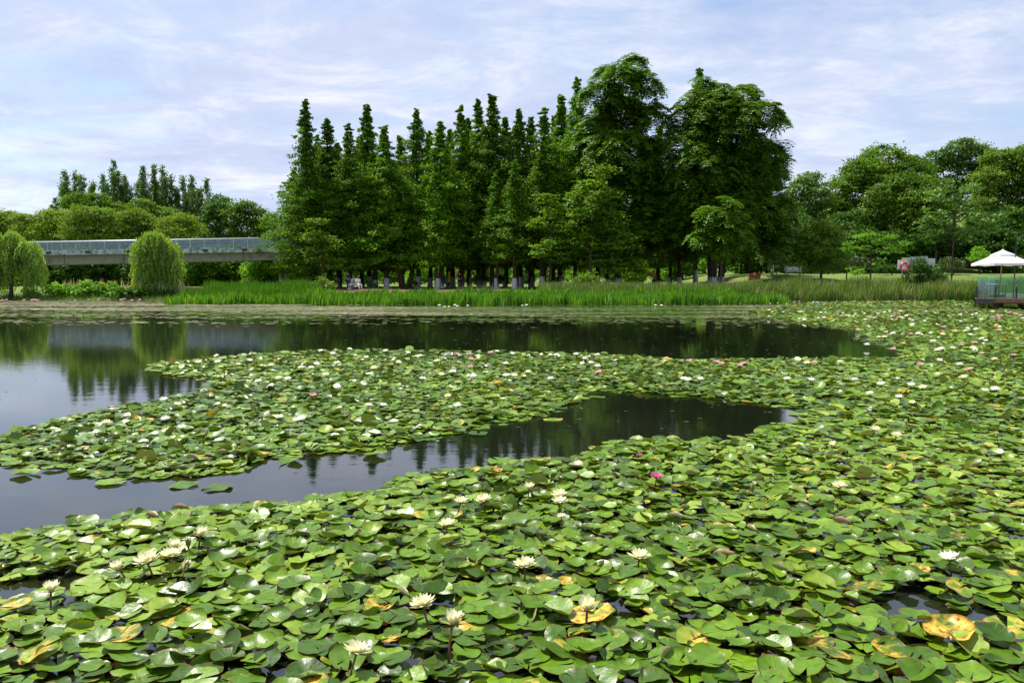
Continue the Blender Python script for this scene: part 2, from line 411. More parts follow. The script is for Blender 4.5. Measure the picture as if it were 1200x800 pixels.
def broad_proto(name, lobes, seed, mat, trunkH, r0, dens=1.0, n=30, sx=.32, sz=.16, L=.15, W=.085, bark='bark', lean=(0, 0), white=False, up=.55, rosette=False, limbs=True, jit=.6, stems=1):
    rng = np.random.default_rng(seed)
    root = empty(name)
    C = []; O = []
    for (x, y, z, a_, b_, c_) in lobes:
        k = max(6, int(dens * (6.0 if rosette else 7.0) * (a_ * b_ + b_ * c_ + a_ * c_) / 1.0))
        D = unit(rng.normal(size=(k, 3)))
        lowmask = D[:, 2] < -.75
        D[lowmask, 2] *= -.3
        D = unit(D)
        rr = rng.uniform(.5, 1.05, (k, 1)) ** .6 * np.where(rng.random((k, 1)) < .12, rng.uniform(1.05, 1.28, (k, 1)), 1)
        C.append(np.array([x, y, z]) + D * rr * np.array([a_, b_, c_])); O.append(D)
    C = np.concatenate(C); O = np.concatenate(O)
    if rosette:
        Vs = []; vs = []
        for c, o in zip(C, O):
            nf = 9; base = rng.uniform(0, 6.28); ln = rng.uniform(.45, 1.05); vv = np.clip(rng.uniform(.1, .75), 0, 1)
            tilt = o * .6 + np.array([0, 0, .65]) + rng.normal(size=3) * .2; tilt /= np.linalg.norm(tilt)
            e1 = np.cross(tilt, [0, 1, .1]); e1 /= np.linalg.norm(e1); e2 = np.cross(tilt, e1)
            az = base + np.arange(nf) * 6.283 / nf + rng.normal(size=nf) * .15
            fd = np.cos(az)[:, None] * e1 + np.sin(az)[:, None] * e2
            P = []; DD = []; NN = []
            for f in (.3, .55, .8, 1.0):
                pos = c + fd * ln * f + tilt * .22 * ln * math.sin(f * 2.2) - np.array([0, 0, .26]) * ln * f * f
                side = unit(np.cross(fd, np.broadcast_to([0, 0, 1.], fd.shape)))
                for s in (-1, 1):
                    P.append(pos + side * s * .10); DD.append(unit(side * s * .75 + fd * .6 - np.array([0, 0, .22]))); NN.append(unit(np.array([0, 0, 1.]) + fd * .5 * f + rng.normal(size=fd.shape) * .2))
            P = np.concatenate(P); DD = np.concatenate(DD); NN = np.concatenate(NN)
            NN = unit(NN - (NN * DD).sum(1, keepdims=True) * DD)
            Vs.append(diamonds(P, NN, .17, .075, rng, DD)); vs.append(np.clip(vv + rng.normal(size=len(P)) * .1, 0, 1))
        V = np.concatenate(Vs); v = np.concatenate(vs)
    else:
        V, v = clumps(C, O, rng, n, sx, sz, L, W, up, jit)
    tb = BM()
    for sidx in range(stems):
        off = (0, 0) if stems == 1 else (.45 * math.cos(sidx * 2.1), .45 * math.sin(sidx * 2.1))
        le = lean if stems == 1 else (off[0] * 3, off[1] * 3)
        pts = [(off[0] + le[0] * t, off[1] + le[1] * t, trunkH * t) for t in (0, .25, .5, .75, 1)]
        tb.tube(pts, [r0 * 1.25, r0, r0 * .85, r0 * .7, r0 * .5], 8)
    if limbs:
        for (x, y, z, a_, b_, c_) in lobes:
            s = Vector((lean[0], lean[1], trunkH)) * min(1, max(.5, z / (trunkH * 1.3)))
            e = Vector((x, y, z)); m_ = (s + e) / 2 + Vector((0, 0, -.1 * (e - s).length))
            tb.tube([s, m_, e], [r0 * .42, r0 * .26, r0 * .08], 5)
            for q in range(3):
                d = Vector(unit(rng.normal(size=(1, 3)))[0]); tb.tube([m_.lerp(e, .6), e + Vector((d.x * a_, d.y * b_, abs(d.z) * c_)) * .8], [r0 * .12, r0 * .04], 4)
    t = tb.build('trunk', M[bark], root, smooth=True)
    link('crown', leaf_mesh(name + '_crown', V, v), M[mat], root)
    if white:
        for sidx in range(stems):
            off = (0, 0) if stems == 1 else (.45 * math.cos(sidx * 2.1), .45 * math.sin(sidx * 2.1))
            le = (0, 0) if stems == 1 else (off[0] * 3 * 1.05 / trunkH, off[1] * 3 * 1.05 / trunkH)
            wb = BM(); wb.tube([(off[0], off[1], -.1), (off[0] + le[0], off[1] + le[1], 1.05)], [r0 * 1.4, r0 * 1.15], 10); wb.build('whitewash', M['lime'], t, smooth=True)
    return root
def willow_proto(name, lobes, seed, zmin, nstr=900, trunkH=3, r0=.2):
    rng = np.random.default_rng(seed); root = empty(name)
    sub = []
    for (x, y, z, a_, b_, c_) in lobes:
        sub.append((x, y, z, a_ * .6, b_ * .6, c_ * .6))
        for k in range(8):
            D = unit(rng.normal(size=(1, 3)))[0]; D[2] = abs(D[2]) * 1.1 - .35; q = rng.uniform(.28, .5)
            sub.append((x + D[0] * a_ * 1.0, y + D[1] * b_ * 1.0, z + D[2] * c_ * 1.1, a_ * q, b_ * q, c_ * q))
    lobes0, lobes = lobes, sub
    Vs = []; vs = []
    A = np.array([l[3] * l[4] for l in lobes]); A = A / A.sum()
    P = []; DD = []; vv = []
    for (x, y, z, a_, b_, c_), w_ in zip(lobes, A):
        for k in range(int(nstr * w_)):
            az = rng.uniform(0, 6.283); r_ = math.sqrt(rng.uniform(0.05, 1))
            px = x + a_ * r_ * math.cos(az); py = y + b_ * r_ * math.sin(az); pz = z + c_ * math.sqrt(max(0, 1 - r_ * r_)) + rng.normal() * .1
            ln = min(rng.uniform(.35, 1.25) * (.6 + r_), pz - zmin); 
            if ln < .2: continue
            nl = int(ln / .085) + 3; out = np.array([math.cos(az), math.sin(az), 0]) * .35 * r_
            sway = rng.normal(size=3) * .12
            t = np.linspace(0, 1, nl)[:, None]
            pts = np.array([px, py, pz]) + out * np.sin(t * 1.6) + sway * t + np.array([0, 0, -1.]) * ln * t ** 1.1 + rng.normal(size=(nl, 3)) * .045
            P.append(pts); d = np.array([0, 0, -1.]) + rng.normal(size=(nl, 3)) * .45 + out; DD.append(d)
            vv.append(np.clip(rng.uniform(.15, .8) + rng.normal(size=nl) * .12, 0, 1))
    P = np.concatenate(P); DD = unit(np.concatenate(DD)); vv = np.concatenate(vv)
    N0 = unit(rng.normal(size=P.shape) + np.array([0, -.2, .3])); N0 = unit(N0 - (N0 * DD).sum(1, keepdims=True) * DD)
    V = diamonds(P, N0, .12, .036, rng, DD)
    tb = BM(); tb.tube([(0, 0, -.2), (.05, 0, trunkH * .5), (-.05, 0, trunkH)], [r0 * 1.3, r0, r0 * .8], 8)
    for l in lobes0: tb.tube([(0, 0, trunkH * .8), ((l[0]) * .6, l[1] * .6, (trunkH + l[2]) / 2 + .3), (l[0], l[1], l[2] + l[5] * .7)], [r0 * .5, r0 * .3, r0 * .08], 5)
    tb.build('trunk', M['bark'], root, smooth=True)
    link('crown', leaf_mesh(name + '_crown', V, vv), M['willow'], root)
    return root
def poplar_proto(name, H, seed, spread=2.2, lead=6):
    rng = np.random.default_rng(seed); root = empty(name); C = []; O = []
    tb = trunk_bm(H * .9, .22, .05, rng=rng)
    for i in range(lead):
        az = i * 2.4 + rng.normal() * .3; r_ = spread * (rng.uniform(.35, 1) if i else 0.05)
        z0 = H * rng.uniform(.25, .45); z1 = H * (1 if i == 0 else rng.uniform(.8, 1.0))
        d = np.array([math.cos(az), math.sin(az), 0])
        pts = [tuple(d * r_ * s + np.array([0, 0, z0 + (z1 - z0) * t])) for t, s in ((0, 0), (.3, .6), (.7, .95), (1, 1))]
        tb.tube(pts, [.09, .07, .04, .015], 5)
        k = int((z1 - z0) * 5.5)
        for q in range(k):
            t = (q + .5) / k; s = np.interp(t, [0, .3, .7, 1], [0, .6, .95, 1])
            w_ = .8 * (1 - t) ** .5 + .15
            a2 = rng.uniform(0, 6.28); dd = np.array([math.cos(a2), math.sin(a2), 0])
            C.append(d * r_ * s + dd * w_ * rng.uniform(.3, 1.1) + np.array([0, 0, z0 + (z1 - z0) * t + rng.normal() * .15])); O.append(dd)
    lob = dome_lobes(spread * 1.3, H * .62, seed + 5, .12, 7)
    for (x, y, z, a_, b_, c_) in lob:
        k = int(4.5 * (a_ * b_ + 2 * a_ * c_)); D = unit(rng.normal(size=(k, 3)) + np.array([0, 0, .3]))
        C += list(np.array([x, y, z]) + D * rng.uniform(.6, 1, (k, 1)) * np.array([a_, b_, c_])); O += list(D)
    V, v = clumps(np.array(C), np.array(O), rng, 26, .25, .25, .17, .10, .45, .7)
    tb.build('trunk', M['bark'], root, smooth=True)
    link('crown', leaf_mesh(name + '_crown', V, v), M['poplar'], root)
    return root
def put(root, px, Yd, top=None, H0=None, rz=0, label=None, cat='tree', group=None, sxy=None, dz=0, first=None):
    x = gx(px, Yd); z0 = gz(x, Yd) + dz
    o = root
    o.location = (x, Yd, z0); o.rotation_euler = (0, 0, rz)
    if top is not None:
        s = (hz(top, Yd) - z0) / H0
        o.scale = ((sxy if sxy else s), (sxy if sxy else s), s)
    elif sxy: o.scale = (sxy,) * 3
    tag(o, label, cat, group)
    return o

# conifer grove --------------------------------------------------
ORD = ['leftmost', 'second', 'third', 'fourth', 'fifth', 'sixth', 'seventh', 'eighth', 'ninth', 'tenth', 'eleventh', 'twelfth', 'thirteenth', 'fourteenth', 'fifteenth', 'sixteenth', 'seventeenth', 'eighteenth', 'nineteenth', 'twentieth']
HM = 18.0
protos = [meta_proto(HM, 3.7, 11, .11, 42), meta_proto(HM, 3.4, 12, .13, 42), meta_proto(HM, 4.2, 13, .12, 42), meta_proto(HM, 3.8, 14, .11, 42), meta_proto(HM, 3.3, 15, .14, 42)]
bushy = meta_proto(HM, 3.4, 16, .02, 44)   # foliage to the ground
used = set()
def take(p):
    if id(p) not in used: used.add(id(p)); return p
    return copy_tree(p)
GRP = 'conifers of the waterside grove'
front = [(362, 118, 79, 5), (387, 140, 81, 1), (411, 147, 79, 3), (433, 124, 84, 4), (453, 148, 79, 0), (490, 128, 81, 2), (517, 143, 79, 1), (541, 125, 82, 3), (561, 117, 84, 1), (577, 112, 81, 0), (608, 129, 80, 2), (637, 128, 79, 3), (657, 112, 83, 0), (675, 92, 80, 2)]
for i, (px, top, Yd, k) in enumerate(front):
    o = take(bushy if k == 5 else protos[k])
    lab = ('tall pointed conifer leafy to the ground, leftmost of the grove beside the bridge end' if i == 0 else
           'pointed dark green conifer of the grove front, %s treetop from the left' % ORD[i])
    put(o, px, Yd, top, HM, i * 1.7, lab, 'tree', GRP, sxy=1.0 + .1 * math.sin(i * 2.3))
back = [(347, 200, 86, 2), (375, 160, 90, 3), (398, 168, 88, 1), (424, 160, 91, 2), (440, 180, 80, 1), (471, 160, 90, 0), (504, 155, 86, 4), (528, 152, 90, 1), (550, 140, 86, 4), (592, 138, 88, 2), (622, 138, 87, 1), (648, 138, 91, 0), (815, 82, 88, 4), (770, 150, 86, 2), (700, 130, 88, 3)]
for i, (px, top, Yd, k) in enumerate(back):
    o = take(protos[k])
    lab = ('slim conifer whose pale tip shows above the broad round tree' if px == 815 else
           'shorter conifer filling the grove behind the front row, %s of those from the left' % ORD[i])
    put(o, px, Yd, top, HM, 2 + i * 1.3, lab, 'tree', GRP, sxy=1.0)
# slender trunks seen between them (young conifers with high crowns)
young = meta_proto(13, 2.4, 21, .22, 34, 'young_conifer')
for i, (px, Yd) in enumerate([(396, 84), (512, 77), (525, 86), (531, 90), (567, 83), (582, 77), (603, 75.5), (611, 86), (624, 92), (635, 76.5), (712, 84), (785, 88), (796, 80)]):
    o = young if i == 0 else copy_tree(young)
    put(o, px, Yd, None, None, i * 2.1, 'young conifer with thin whitewashed trunk in the grove, %s such trunk from left' % ORD[i], 'tree', 'young conifers under the grove', sxy=.85 + .05 * (i % 5))

# two big pinnate trees, traced at their own distance ------------
def lobes_px(px0, Yd, lst, z0, depth=.8, seed=1):
    rng = np.random.default_rng(seed); L = []
    k = Yd / F
    for (px, py, r_) in lst:
        L.append(((px - px0) * k, rng.uniform(-depth, depth), hz(py, Yd) - z0, r_ * k, r_ * k * 1.0, r_ * k * .85))
    return L
def traced(name, px0, Yd, lst, seed, mat, trunkH, r0, label, cat='tree', group=None, depth=.8, **kw):
    x = gx(px0, Yd); z0 = gz(x, Yd)
    o = broad_proto(name, lobes_px(px0, Yd, lst, z0, depth, seed), seed, mat, trunkH, r0, **kw)
    o.location = (x, Yd, z0); tag(o, label, cat, group)
    return o
traced('pinnate_tree', 724, 77, [(727, 132, 31), (722, 190, 38), (728, 245, 46), (742, 80, 14), (708, 88, 14), (725, 100, 22), (752, 108, 18), (700, 118, 22), (730, 135, 30), (758, 140, 20), (700, 160, 28), (740, 180, 34), (705, 205, 30), (765, 190, 22), (730, 230, 38), (690, 245, 28), (765, 245, 26), (720, 275, 34), (750, 285, 28), (765, 215, 20), (700, 285, 25)], 31, 'pin', 15, .3,
       'tallest broad leaved tree of the grove with tiered drooping sprays', rosette=True, dens=1.0, depth=2.0, white=True)
traced('pinnate_tree', 838, 75, [(845, 155, 36), (852, 210, 48), (852, 262, 50), (885, 190, 27), (918, 190, 9), (925, 225, 8), (770, 165, 12), (762, 200, 12), (875, 100, 9), (905, 145, 10), (785, 225, 14), (822, 98, 9), (922, 265, 9), (840, 108, 18), (815, 122, 18), (865, 118, 20), (800, 140, 20), (835, 140, 30), (880, 142, 20), (795, 170, 24), (850, 175, 36), (895, 178, 22), (810, 205, 34), (868, 215, 34), (905, 205, 20), (890, 240, 26), (815, 240, 34), (850, 255, 34), (908, 250, 18), (800, 270, 26), (885, 275, 26), (830, 285, 26), (905, 285, 16)], 32, 'pin', 14, .28,
       'broad round crowned tree with feathery leaves at the right end of the grove', rosette=True, dens=1.0, depth=2.5, stems=3, white=True)
traced('small_tree', 845, 68, [(848, 242, 12), (830, 255, 14), (862, 258, 12), (845, 268, 18), (825, 278, 14), (865, 280, 12), (848, 290, 16)], 33, 'pin', 3.6, .12,
       'small lighter tree with layered leaves in front of the round crowned tree', rosette=True, dens=1.1, depth=.8)
traced('maple_tree', 692, 70, [(705, 205, 11), (690, 220, 14), (708, 232, 14), (675, 235, 12), (690, 252, 20), (712, 262, 20), (668, 265, 14), (690, 280, 26), (725, 288, 18), (662, 290, 16), (700, 302, 20), (730, 308, 16), (745, 312, 12), (725, 318, 10)], 34, 'broad', 5, .16,
       'lighter green maple with flat sprays in front of the tallest tree', dens=1.35, n=26, sx=.34, sz=.08, L=.13, W=.085, up=.8, depth=1.2, jit=.35)
traced('small_tree', 645, 72, [(640, 235, 10), (650, 250, 13), (635, 265, 13), (655, 275, 15), (640, 292, 16), (660, 300, 12)], 35, 'broad', 5, .14,
       'light green slender tree with flat sprays at the foot of the pointed conifers', dens=1.3, n=26, sx=.32, sz=.08, L=.13, W=.08, up=.8, depth=.9, jit=.35)
traced('small_tree', 378, 73, [(375, 262, 9), (368, 278, 12), (385, 285, 12), (372, 300, 14), (392, 310, 10)], 36, 'broad', 4, .12,
       'small tree with pale flat sprays at the left foot of the conifer grove', dens=1.3, n=24, sx=.34, sz=.07, L=.13, W=.08, up=.85, depth=.8, jit=.3)
traced('fan_trunk_tree', 474, 82, [(474, 250, 22), (460, 270, 18), (490, 268, 18), (474, 285, 18)], 37, 'broad', 6.5, .24,
       'tree with several pale brown leaning stems fanning from one base', bark='barkpale', stems=3, dens=1.0)
traced('glossy_tree', 905, 80, [(908, 262, 14), (895, 280, 14), (915, 285, 12), (900, 300, 14), (915, 305, 8)], 38, 'poplar', 3.4, .12,
       'small grey green tree with whitewashed trunk at the grove right end', dens=1.4, n=30, L=.13, W=.08, white=True)

# right hillside --------------------------------------------------
HILL = 'trees on the right hillside'
hill = [
 ('broadleaf_tree', 945, 104, [(948, 212, 14), (938, 225, 16), (955, 232, 16), (945, 250, 20), (932, 262, 14)], 'poplar', 'grey green tree left of the hillside wood with a pointed top'),
 ('broadleaf_tree', 1030, 108, [(1035, 190, 26), (1005, 205, 24), (985, 225, 24), (1060, 205, 24), (1020, 230, 36), (965, 250, 22), (1055, 245, 30), (985, 265, 26), (1025, 275, 26), (958, 275, 16)], 'broad', 'biggest domed tree on the hillside behind the round olive shrub'),
 ('broadleaf_tree', 1062, 96, [(1055, 215, 18), (1080, 225, 18), (1035, 230, 18), (1060, 245, 26), (1092, 250, 18), (1030, 262, 18), (1070, 275, 22), (1045, 285, 16)], 'broad', 'bright green dome shaped tree above the grey boards'),
 ('broadleaf_tree', 1115, 118, [(1112, 178, 16), (1095, 190, 16), (1135, 185, 18), (1115, 205, 28), (1150, 205, 20), (1130, 235, 30), (1095, 225, 20)], 'poplar', 'pale topped tree highest on the hill skyline'),
 ('broadleaf_tree', 1165, 108, [(1160, 192, 18), (1185, 190, 18), (1145, 215, 20), (1175, 215, 26), (1195, 235, 24), (1160, 245, 26), (1185, 270, 24), (1145, 270, 20)], 'olive', 'olive brown tinged tree on the hill above the white umbrella'),
 ('broadleaf_tree', 1205, 104, [(1200, 182, 16), (1215, 205, 26), (1225, 240, 26), (1200, 265, 22), (1220, 285, 22), (1195, 290, 16)], 'broad', 'dark tree cut off by the right frame edge on the hill'),
 ('broadleaf_tree', 1165, 93, [(1150, 262, 14), (1175, 258, 16), (1195, 262, 16), (1160, 280, 16), (1185, 282, 18), (1210, 280, 16), (1170, 292, 12)], 'dark', 'low dark tree just above the white umbrella'),
 ('broadleaf_tree', 1000, 98, [(985, 262, 16), (1010, 258, 18), (1030, 270, 16), (1000, 282, 18), (1040, 285, 16), (975, 285, 14)], 'dark', 'dark low tree behind the clipped round hedge'),
 ('broadleaf_tree', 1095, 92, [(1085, 278, 12), (1105, 272, 14), (1070, 285, 12), (1125, 280, 12), (1100, 292, 10)], 'dark', 'dark understorey tree behind the thin tall tree'),
 ('broadleaf_tree', 915, 100, [(915, 245, 14), (925, 270, 18), (905, 280, 16), (925, 295, 14), (945, 292, 12)], 'broad', 'green tree in the gap between grove and hillside'),
]
for i, (nm, px0, Yd, lst, mat, lab) in enumerate(hill):
    traced(nm, px0, Yd, lst, 50 + i, mat, max(3, (hz(lst[0][1], Yd) - gz(gx(px0, Yd), Yd)) * .55), .25, lab, group=HILL, depth=1.8, dens=.85, n=30, L=.18, W=.10, sx=.42, sz=.16)
traced('round_shrub_tree', 962, 72, [(962, 268, 12), (950, 278, 14), (975, 280, 13), (944, 292, 13), (962, 292, 20), (982, 295, 12), (945, 305, 11), (975, 307, 14), (960, 309, 14)], 71, 'olive', 1.6, .14,
       'dense round olive green tree with yellowish tips on the lawn', dens=2.2, n=26, sx=.2, sz=.16, L=.11, W=.06, depth=.5)
traced('clipped_hedge', 992, 74, [(985, 309, 8), (997, 307, 8.5), (1008, 308, 8), (977, 312, 5.5), (1016, 311, 6)], 72, 'clip', .8, .08,
       'low clipped egg shaped hedge with reddish brown side on the lawn', 'hedge', dens=3.2, n=34, sx=.14, sz=.1, L=.07, W=.045, depth=.3, limbs=False)
traced('layered_tree', 1020, 63, [(1018, 278, 9), (1005, 281, 9), (1036, 283, 9), (1000, 290, 9), (1050, 289, 7), (1028, 292, 10), (1012, 294, 9), (1045, 296, 6), (1006, 316, 5), (1030, 307, 5), (1000, 318, 4)], 73, 'bright', 3.1, .07,
       'small bright green tree with flat layered branches on the lawn edge', dens=1.1, n=26, sx=.24, sz=.06, L=.11, W=.06, depth=.8, up=.85, jit=.35)
traced('thin_tree', 1115, 66, [(1112, 215, 9), (1130, 222, 11), (1100, 232, 12), (1145, 238, 10), (1120, 240, 14), (1095, 252, 12), (1140, 256, 13), (1160, 255, 9), (1115, 262, 12), (1085, 262, 8), (1155, 268, 8), (1100, 272, 8), (1135, 274, 9)], 74, 'poplar', 6.2, .07,
       'thin tall tree with an airy crown and slender dark stem on the lawn', dens=.8, n=24, sx=.3, sz=.09, L=.15, W=.07, depth=1.2, up=.75, jit=.4)
SH = 'shrubs by the reeds'
traced('drooping_shrub', 1078, 61.5, [(1075, 310, 9), (1066, 318, 8), (1084, 320, 10), (1095, 326, 8), (1074, 328, 9), (1060, 330, 6)], 75, 'dark', .8, .06,
       'dark green drooping shrub beside the red lifebuoy', 'shrub', SH, dens=2.6, n=30, sx=.16, sz=.14, L=.12, W=.03, depth=.3)
traced('drooping_shrub', 1097, 61, [(1095, 320, 7), (1088, 326, 7), (1104, 327, 7)], 76, 'poplar', .7, .05,
       'pale green shrub just right of the dark drooping one', 'shrub', SH, dens=2.6, n=30, sx=.16, sz=.14, L=.12, W=.03, depth=.3)
traced('brown_shrub', 1117, 80, [(1112, 310, 8), (1122, 310, 7), (1105, 313, 5)], 77, 'clip', .7, .05,
       'brownish round shrub at the foot of the wooded slope', 'shrub', SH, dens=2.6, n=28, sx=.18, sz=.14, L=.09, W=.05, depth=.3)
traced('bright_shrub', 1148, 82, [(1145, 295, 6), (1152, 300, 7), (1140, 304, 5)], 78, 'bright', 1.2, .05,
       'bright green sprouting shrub on the grassy slope left of the umbrella', 'shrub', SH, dens=2.0, n=26, sx=.2, sz=.12, L=.13, W=.05, depth=.3)
for i, (a_, b_, yy, lab) in enumerate([(905, 978, 82, 'long dark low hedge behind the round olive tree'), (1028, 1062, 80, 'short dark low hedge behind the lifebuoy')]):
    traced('low_hedge', (a_ + b_) / 2, yy, [(p, 315, 5) for p in range(a_, b_, 6)], 80 + i, 'dark', .5, .05, lab, 'hedge', dens=2.6, n=26, sx=.2, sz=.14, L=.09, W=.05, depth=.2, limbs=False)

ug = broad_proto('undergrowth_tree', dome_lobes(3.2, 5.5, 18, .02, 10), 18, 'dark', 2.2, .12, dens=.8, n=28, L=.16, W=.09)
for i, (px, Yd) in enumerate([(868, 92), (892, 94), (918, 92), (945, 96), (975, 93), (1005, 95), (1035, 92), (1062, 94), (1088, 97), (1112, 101), (1150, 99), (1172, 92), (1198, 90), (1225, 92)]):
    o = take(ug)
    put(o, px, Yd, None, None, i * 1.3, 'shady undergrowth tree at the foot of the hillside wood, %s from the left' % ORD[i], 'tree', 'undergrowth along the hillside foot', sxy=.85 + .12 * (i % 3))
# left background --------------------------------------------------
LB = 'yellow green trees behind the bridge'
lefts = [(5, 108, [(-8, 262, 16), (8, 256, 12), (20, 265, 14), (0, 280, 20), (22, 285, 16)]), (50, 106, [(35, 262, 13), (55, 257, 14), (72, 258, 14), (45, 275, 18), (70, 278, 18)]),
         (105, 104, [(92, 257, 13), (110, 254, 14), (128, 256, 14), (100, 275, 20), (125, 277, 18)]), (160, 106, [(146, 258, 13), (163, 256, 14), (176, 262, 12), (155, 277, 20), (178, 280, 14)]),
         (212, 105, [(202, 264, 12), (215, 259, 12), (228, 268, 10), (208, 280, 16), (228, 284, 12)])]
for i, (px0, Yd, lst) in enumerate(lefts):
    traced('feathery_tree', px0, Yd, lst, 90 + i, 'yellowish', 5, .2, 'yellow green feathery tree behind the bridge, %s of its row' % (['leftmost', 'second', 'third', 'fourth', 'rightmost'][i]), group=LB, depth=1.5, dens=1.35, n=28, sx=.4, sz=.12, L=.15, W=.07, up=.7)
pp = [poplar_proto('poplar_tree', 18, 101, 3.2, 9), poplar_proto('poplar_tree', 18, 102, 2.7, 6), poplar_proto('poplar_tree', 18, 103, 3.4, 10)]
PG = 'poplars beyond the bridge'
for i, (px, top, k, s, lab) in enumerate([(92, 203, 0, 1.0, 'loose poplar behind the yellow trees, leftmost tall one'), (138, 188, 1, .85, 'airy poplar with separate upright leaders and sky between'), (152, 206, 1, .7, 'slim poplar tucked just right of the airy one'),
                                     (185, 195, 2, .9, 'dense tall poplar between the airy one and the bridge middle'), (228, 207, 2, .9, 'poplar with a forked top left of the dark trees'), (205, 232, 0, .8, 'lower poplar filling the gap between two taller ones'), (70, 232, 1, .8, 'short poplar at the far left of the tall row')]):
    o = take(pp[k]); put(o, px, 124 + 2 * (i % 3), top, 18, i * 1.9, lab, 'tree', PG, sxy=s)
for i, (px0, Yd, lst, mat, lab) in enumerate([
  (258, 116, [(255, 240, 13), (262, 250, 16), (248, 262, 16), (268, 272, 16), (250, 282, 16)], 'dark', 'dark rounded tree right of the poplars'),
  (292, 114, [(292, 245, 11), (280, 252, 12), (302, 255, 13), (290, 270, 20), (312, 272, 14)], 'broad', 'round topped green tree behind the right bridge end'),
  (322, 112, [(322, 262, 12), (330, 280, 16), (318, 290, 14)], 'broad', 'green tree peeping between bridge and conifers'),
  (122, 118, [(100, 240, 14), (122, 238, 12), (112, 255, 20), (140, 252, 16), (170, 245, 14), (190, 255, 16)], 'broad', 'spreading mid green tree below the poplars')]):
    traced('broadleaf_tree', px0, Yd, lst, 110 + i, mat, 6, .25, lab, group='green trees beyond the bridge', depth=1.6, n=28, L=.17, W=.09, sx=.4, dens=1.2)
# understorey under and behind the bridge
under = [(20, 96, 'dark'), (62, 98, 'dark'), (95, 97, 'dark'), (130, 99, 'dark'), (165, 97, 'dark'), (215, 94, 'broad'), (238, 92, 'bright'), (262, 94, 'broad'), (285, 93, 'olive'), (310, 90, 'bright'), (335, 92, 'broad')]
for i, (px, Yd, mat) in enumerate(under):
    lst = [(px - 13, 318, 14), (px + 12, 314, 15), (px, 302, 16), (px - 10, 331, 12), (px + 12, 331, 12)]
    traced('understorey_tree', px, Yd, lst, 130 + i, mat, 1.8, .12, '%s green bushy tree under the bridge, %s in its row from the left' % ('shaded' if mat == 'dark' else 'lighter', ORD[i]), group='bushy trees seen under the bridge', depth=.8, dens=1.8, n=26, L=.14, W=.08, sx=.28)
# sunny shrubs behind the grove
far = [(352, 120), (385, 112), (430, 116), (462, 122), (492, 115), (520, 120), (552, 113), (585, 121), (618, 116), (650, 120), (685, 116), (720, 112), (745, 104), (775, 110), (800, 104), (832, 112), (865, 108), (895, 118)]
sh0 = broad_proto('sunny_shrub', dome_lobes(2.6, 3.4, 5, .05, 9), 5, 'bright', 1.2, .08, dens=1.5, n=28, L=.16, W=.09)
sh1 = broad_proto('sunny_shrub', dome_lobes(2.4, 3.0, 6, .05, 8), 6, 'yellowish', 1.2, .08, dens=1.5, n=28, L=.16, W=.09)
for i, (px, Yd) in enumerate(far):
    o = take(sh0 if i % 3 else sh1)
    put(o, px, Yd, None, None, i * 1.1, 'sunlit shrub glimpsed between the grove trunks, %s from the left' % ORD[i], 'shrub', 'sunlit shrubs behind the grove', sxy=.8 + .13 * (i % 4))
bt = broad_proto('backing_tree', dome_lobes(4.2, 11, 8, .12, 12), 8, 'broad', 5, .25, dens=.9, n=30, L=.2, W=.11, sx=.5)
for i, (px, Yd) in enumerate([(345, 150), (395, 146), (440, 152), (485, 148), (530, 150), (575, 147), (620, 152), (665, 148), (710, 150), (755, 146), (800, 150), (845, 148), (890, 152), (-40, 130), (-110, 125), (300, 150), (20, 138), (65, 140), (110, 137), (155, 141), (200, 138), (250, 140)]):
    o = take(bt)
    put(o, px, Yd, None, None, i * 1.7, 'distant green tree behind the grove, %s of that row from the left' % ORD[i] if i < 13 else ['distant tree left of the frame behind the yellow row', 'distant tree furthest left beyond the willows', 'distant tree behind the right bridge end'][i - 13] if i < 16 else 'distant tree far behind the bridge, %s of that row from the left' % ORD[i - 16], 'tree', 'distant trees behind the park', sxy=.85 + .1 * (i % 3))
for i, (px, yy, dk, lst) in enumerate([(430, 78, 1, [(424, 334, 3), (432, 333, 3.5), (440, 335, 3)]), (757 - 275, 78, 0, [(478, 333, 4), (485, 333, 4)]), (555, 82, 0, [(562, 326, 5), (569, 327, 4)]), (587, 84, 0, [(584, 326, 4), (590, 327, 3)])]):
    traced('round_bush', lst[0][0], yy, lst, 160 + i, 'dark', .4, .04, ['low bush beside the seated couple', 'small dark round bush at the foot of the fan stemmed tree', 'dark clipped bush between the grove trunks', 'smaller dark bush right of the clipped one'][i], 'bush', 'dark bushes under the grove', dens=5.2, n=26, sx=.12, sz=.1, L=.07, W=.04, depth=.1, limbs=False)
traced('flowering_shrub', 690, 63, [(668, 333, 5), (678, 329, 6.5), (690, 327, 7), (700, 330, 6)], 170, 'olive', .7, .05, 'pale flowering shrub mound behind the green bed at the grove centre', 'shrub', 'pale flowering shrubs at the water', dens=2.6, n=28, sx=.17, sz=.15, L=.1, W=.04, depth=.3)
traced('flowering_shrub', 378, 64, [(368, 334, 5), (378, 331, 5), (388, 334, 4.5)], 171, 'olive', .7, .05, 'pale flowering shrub at the left foot of the grove', 'shrub', 'pale flowering shrubs at the water', dens=2.6, n=28, sx=.17, sz=.15, L=.1, W=.04, depth=.3)

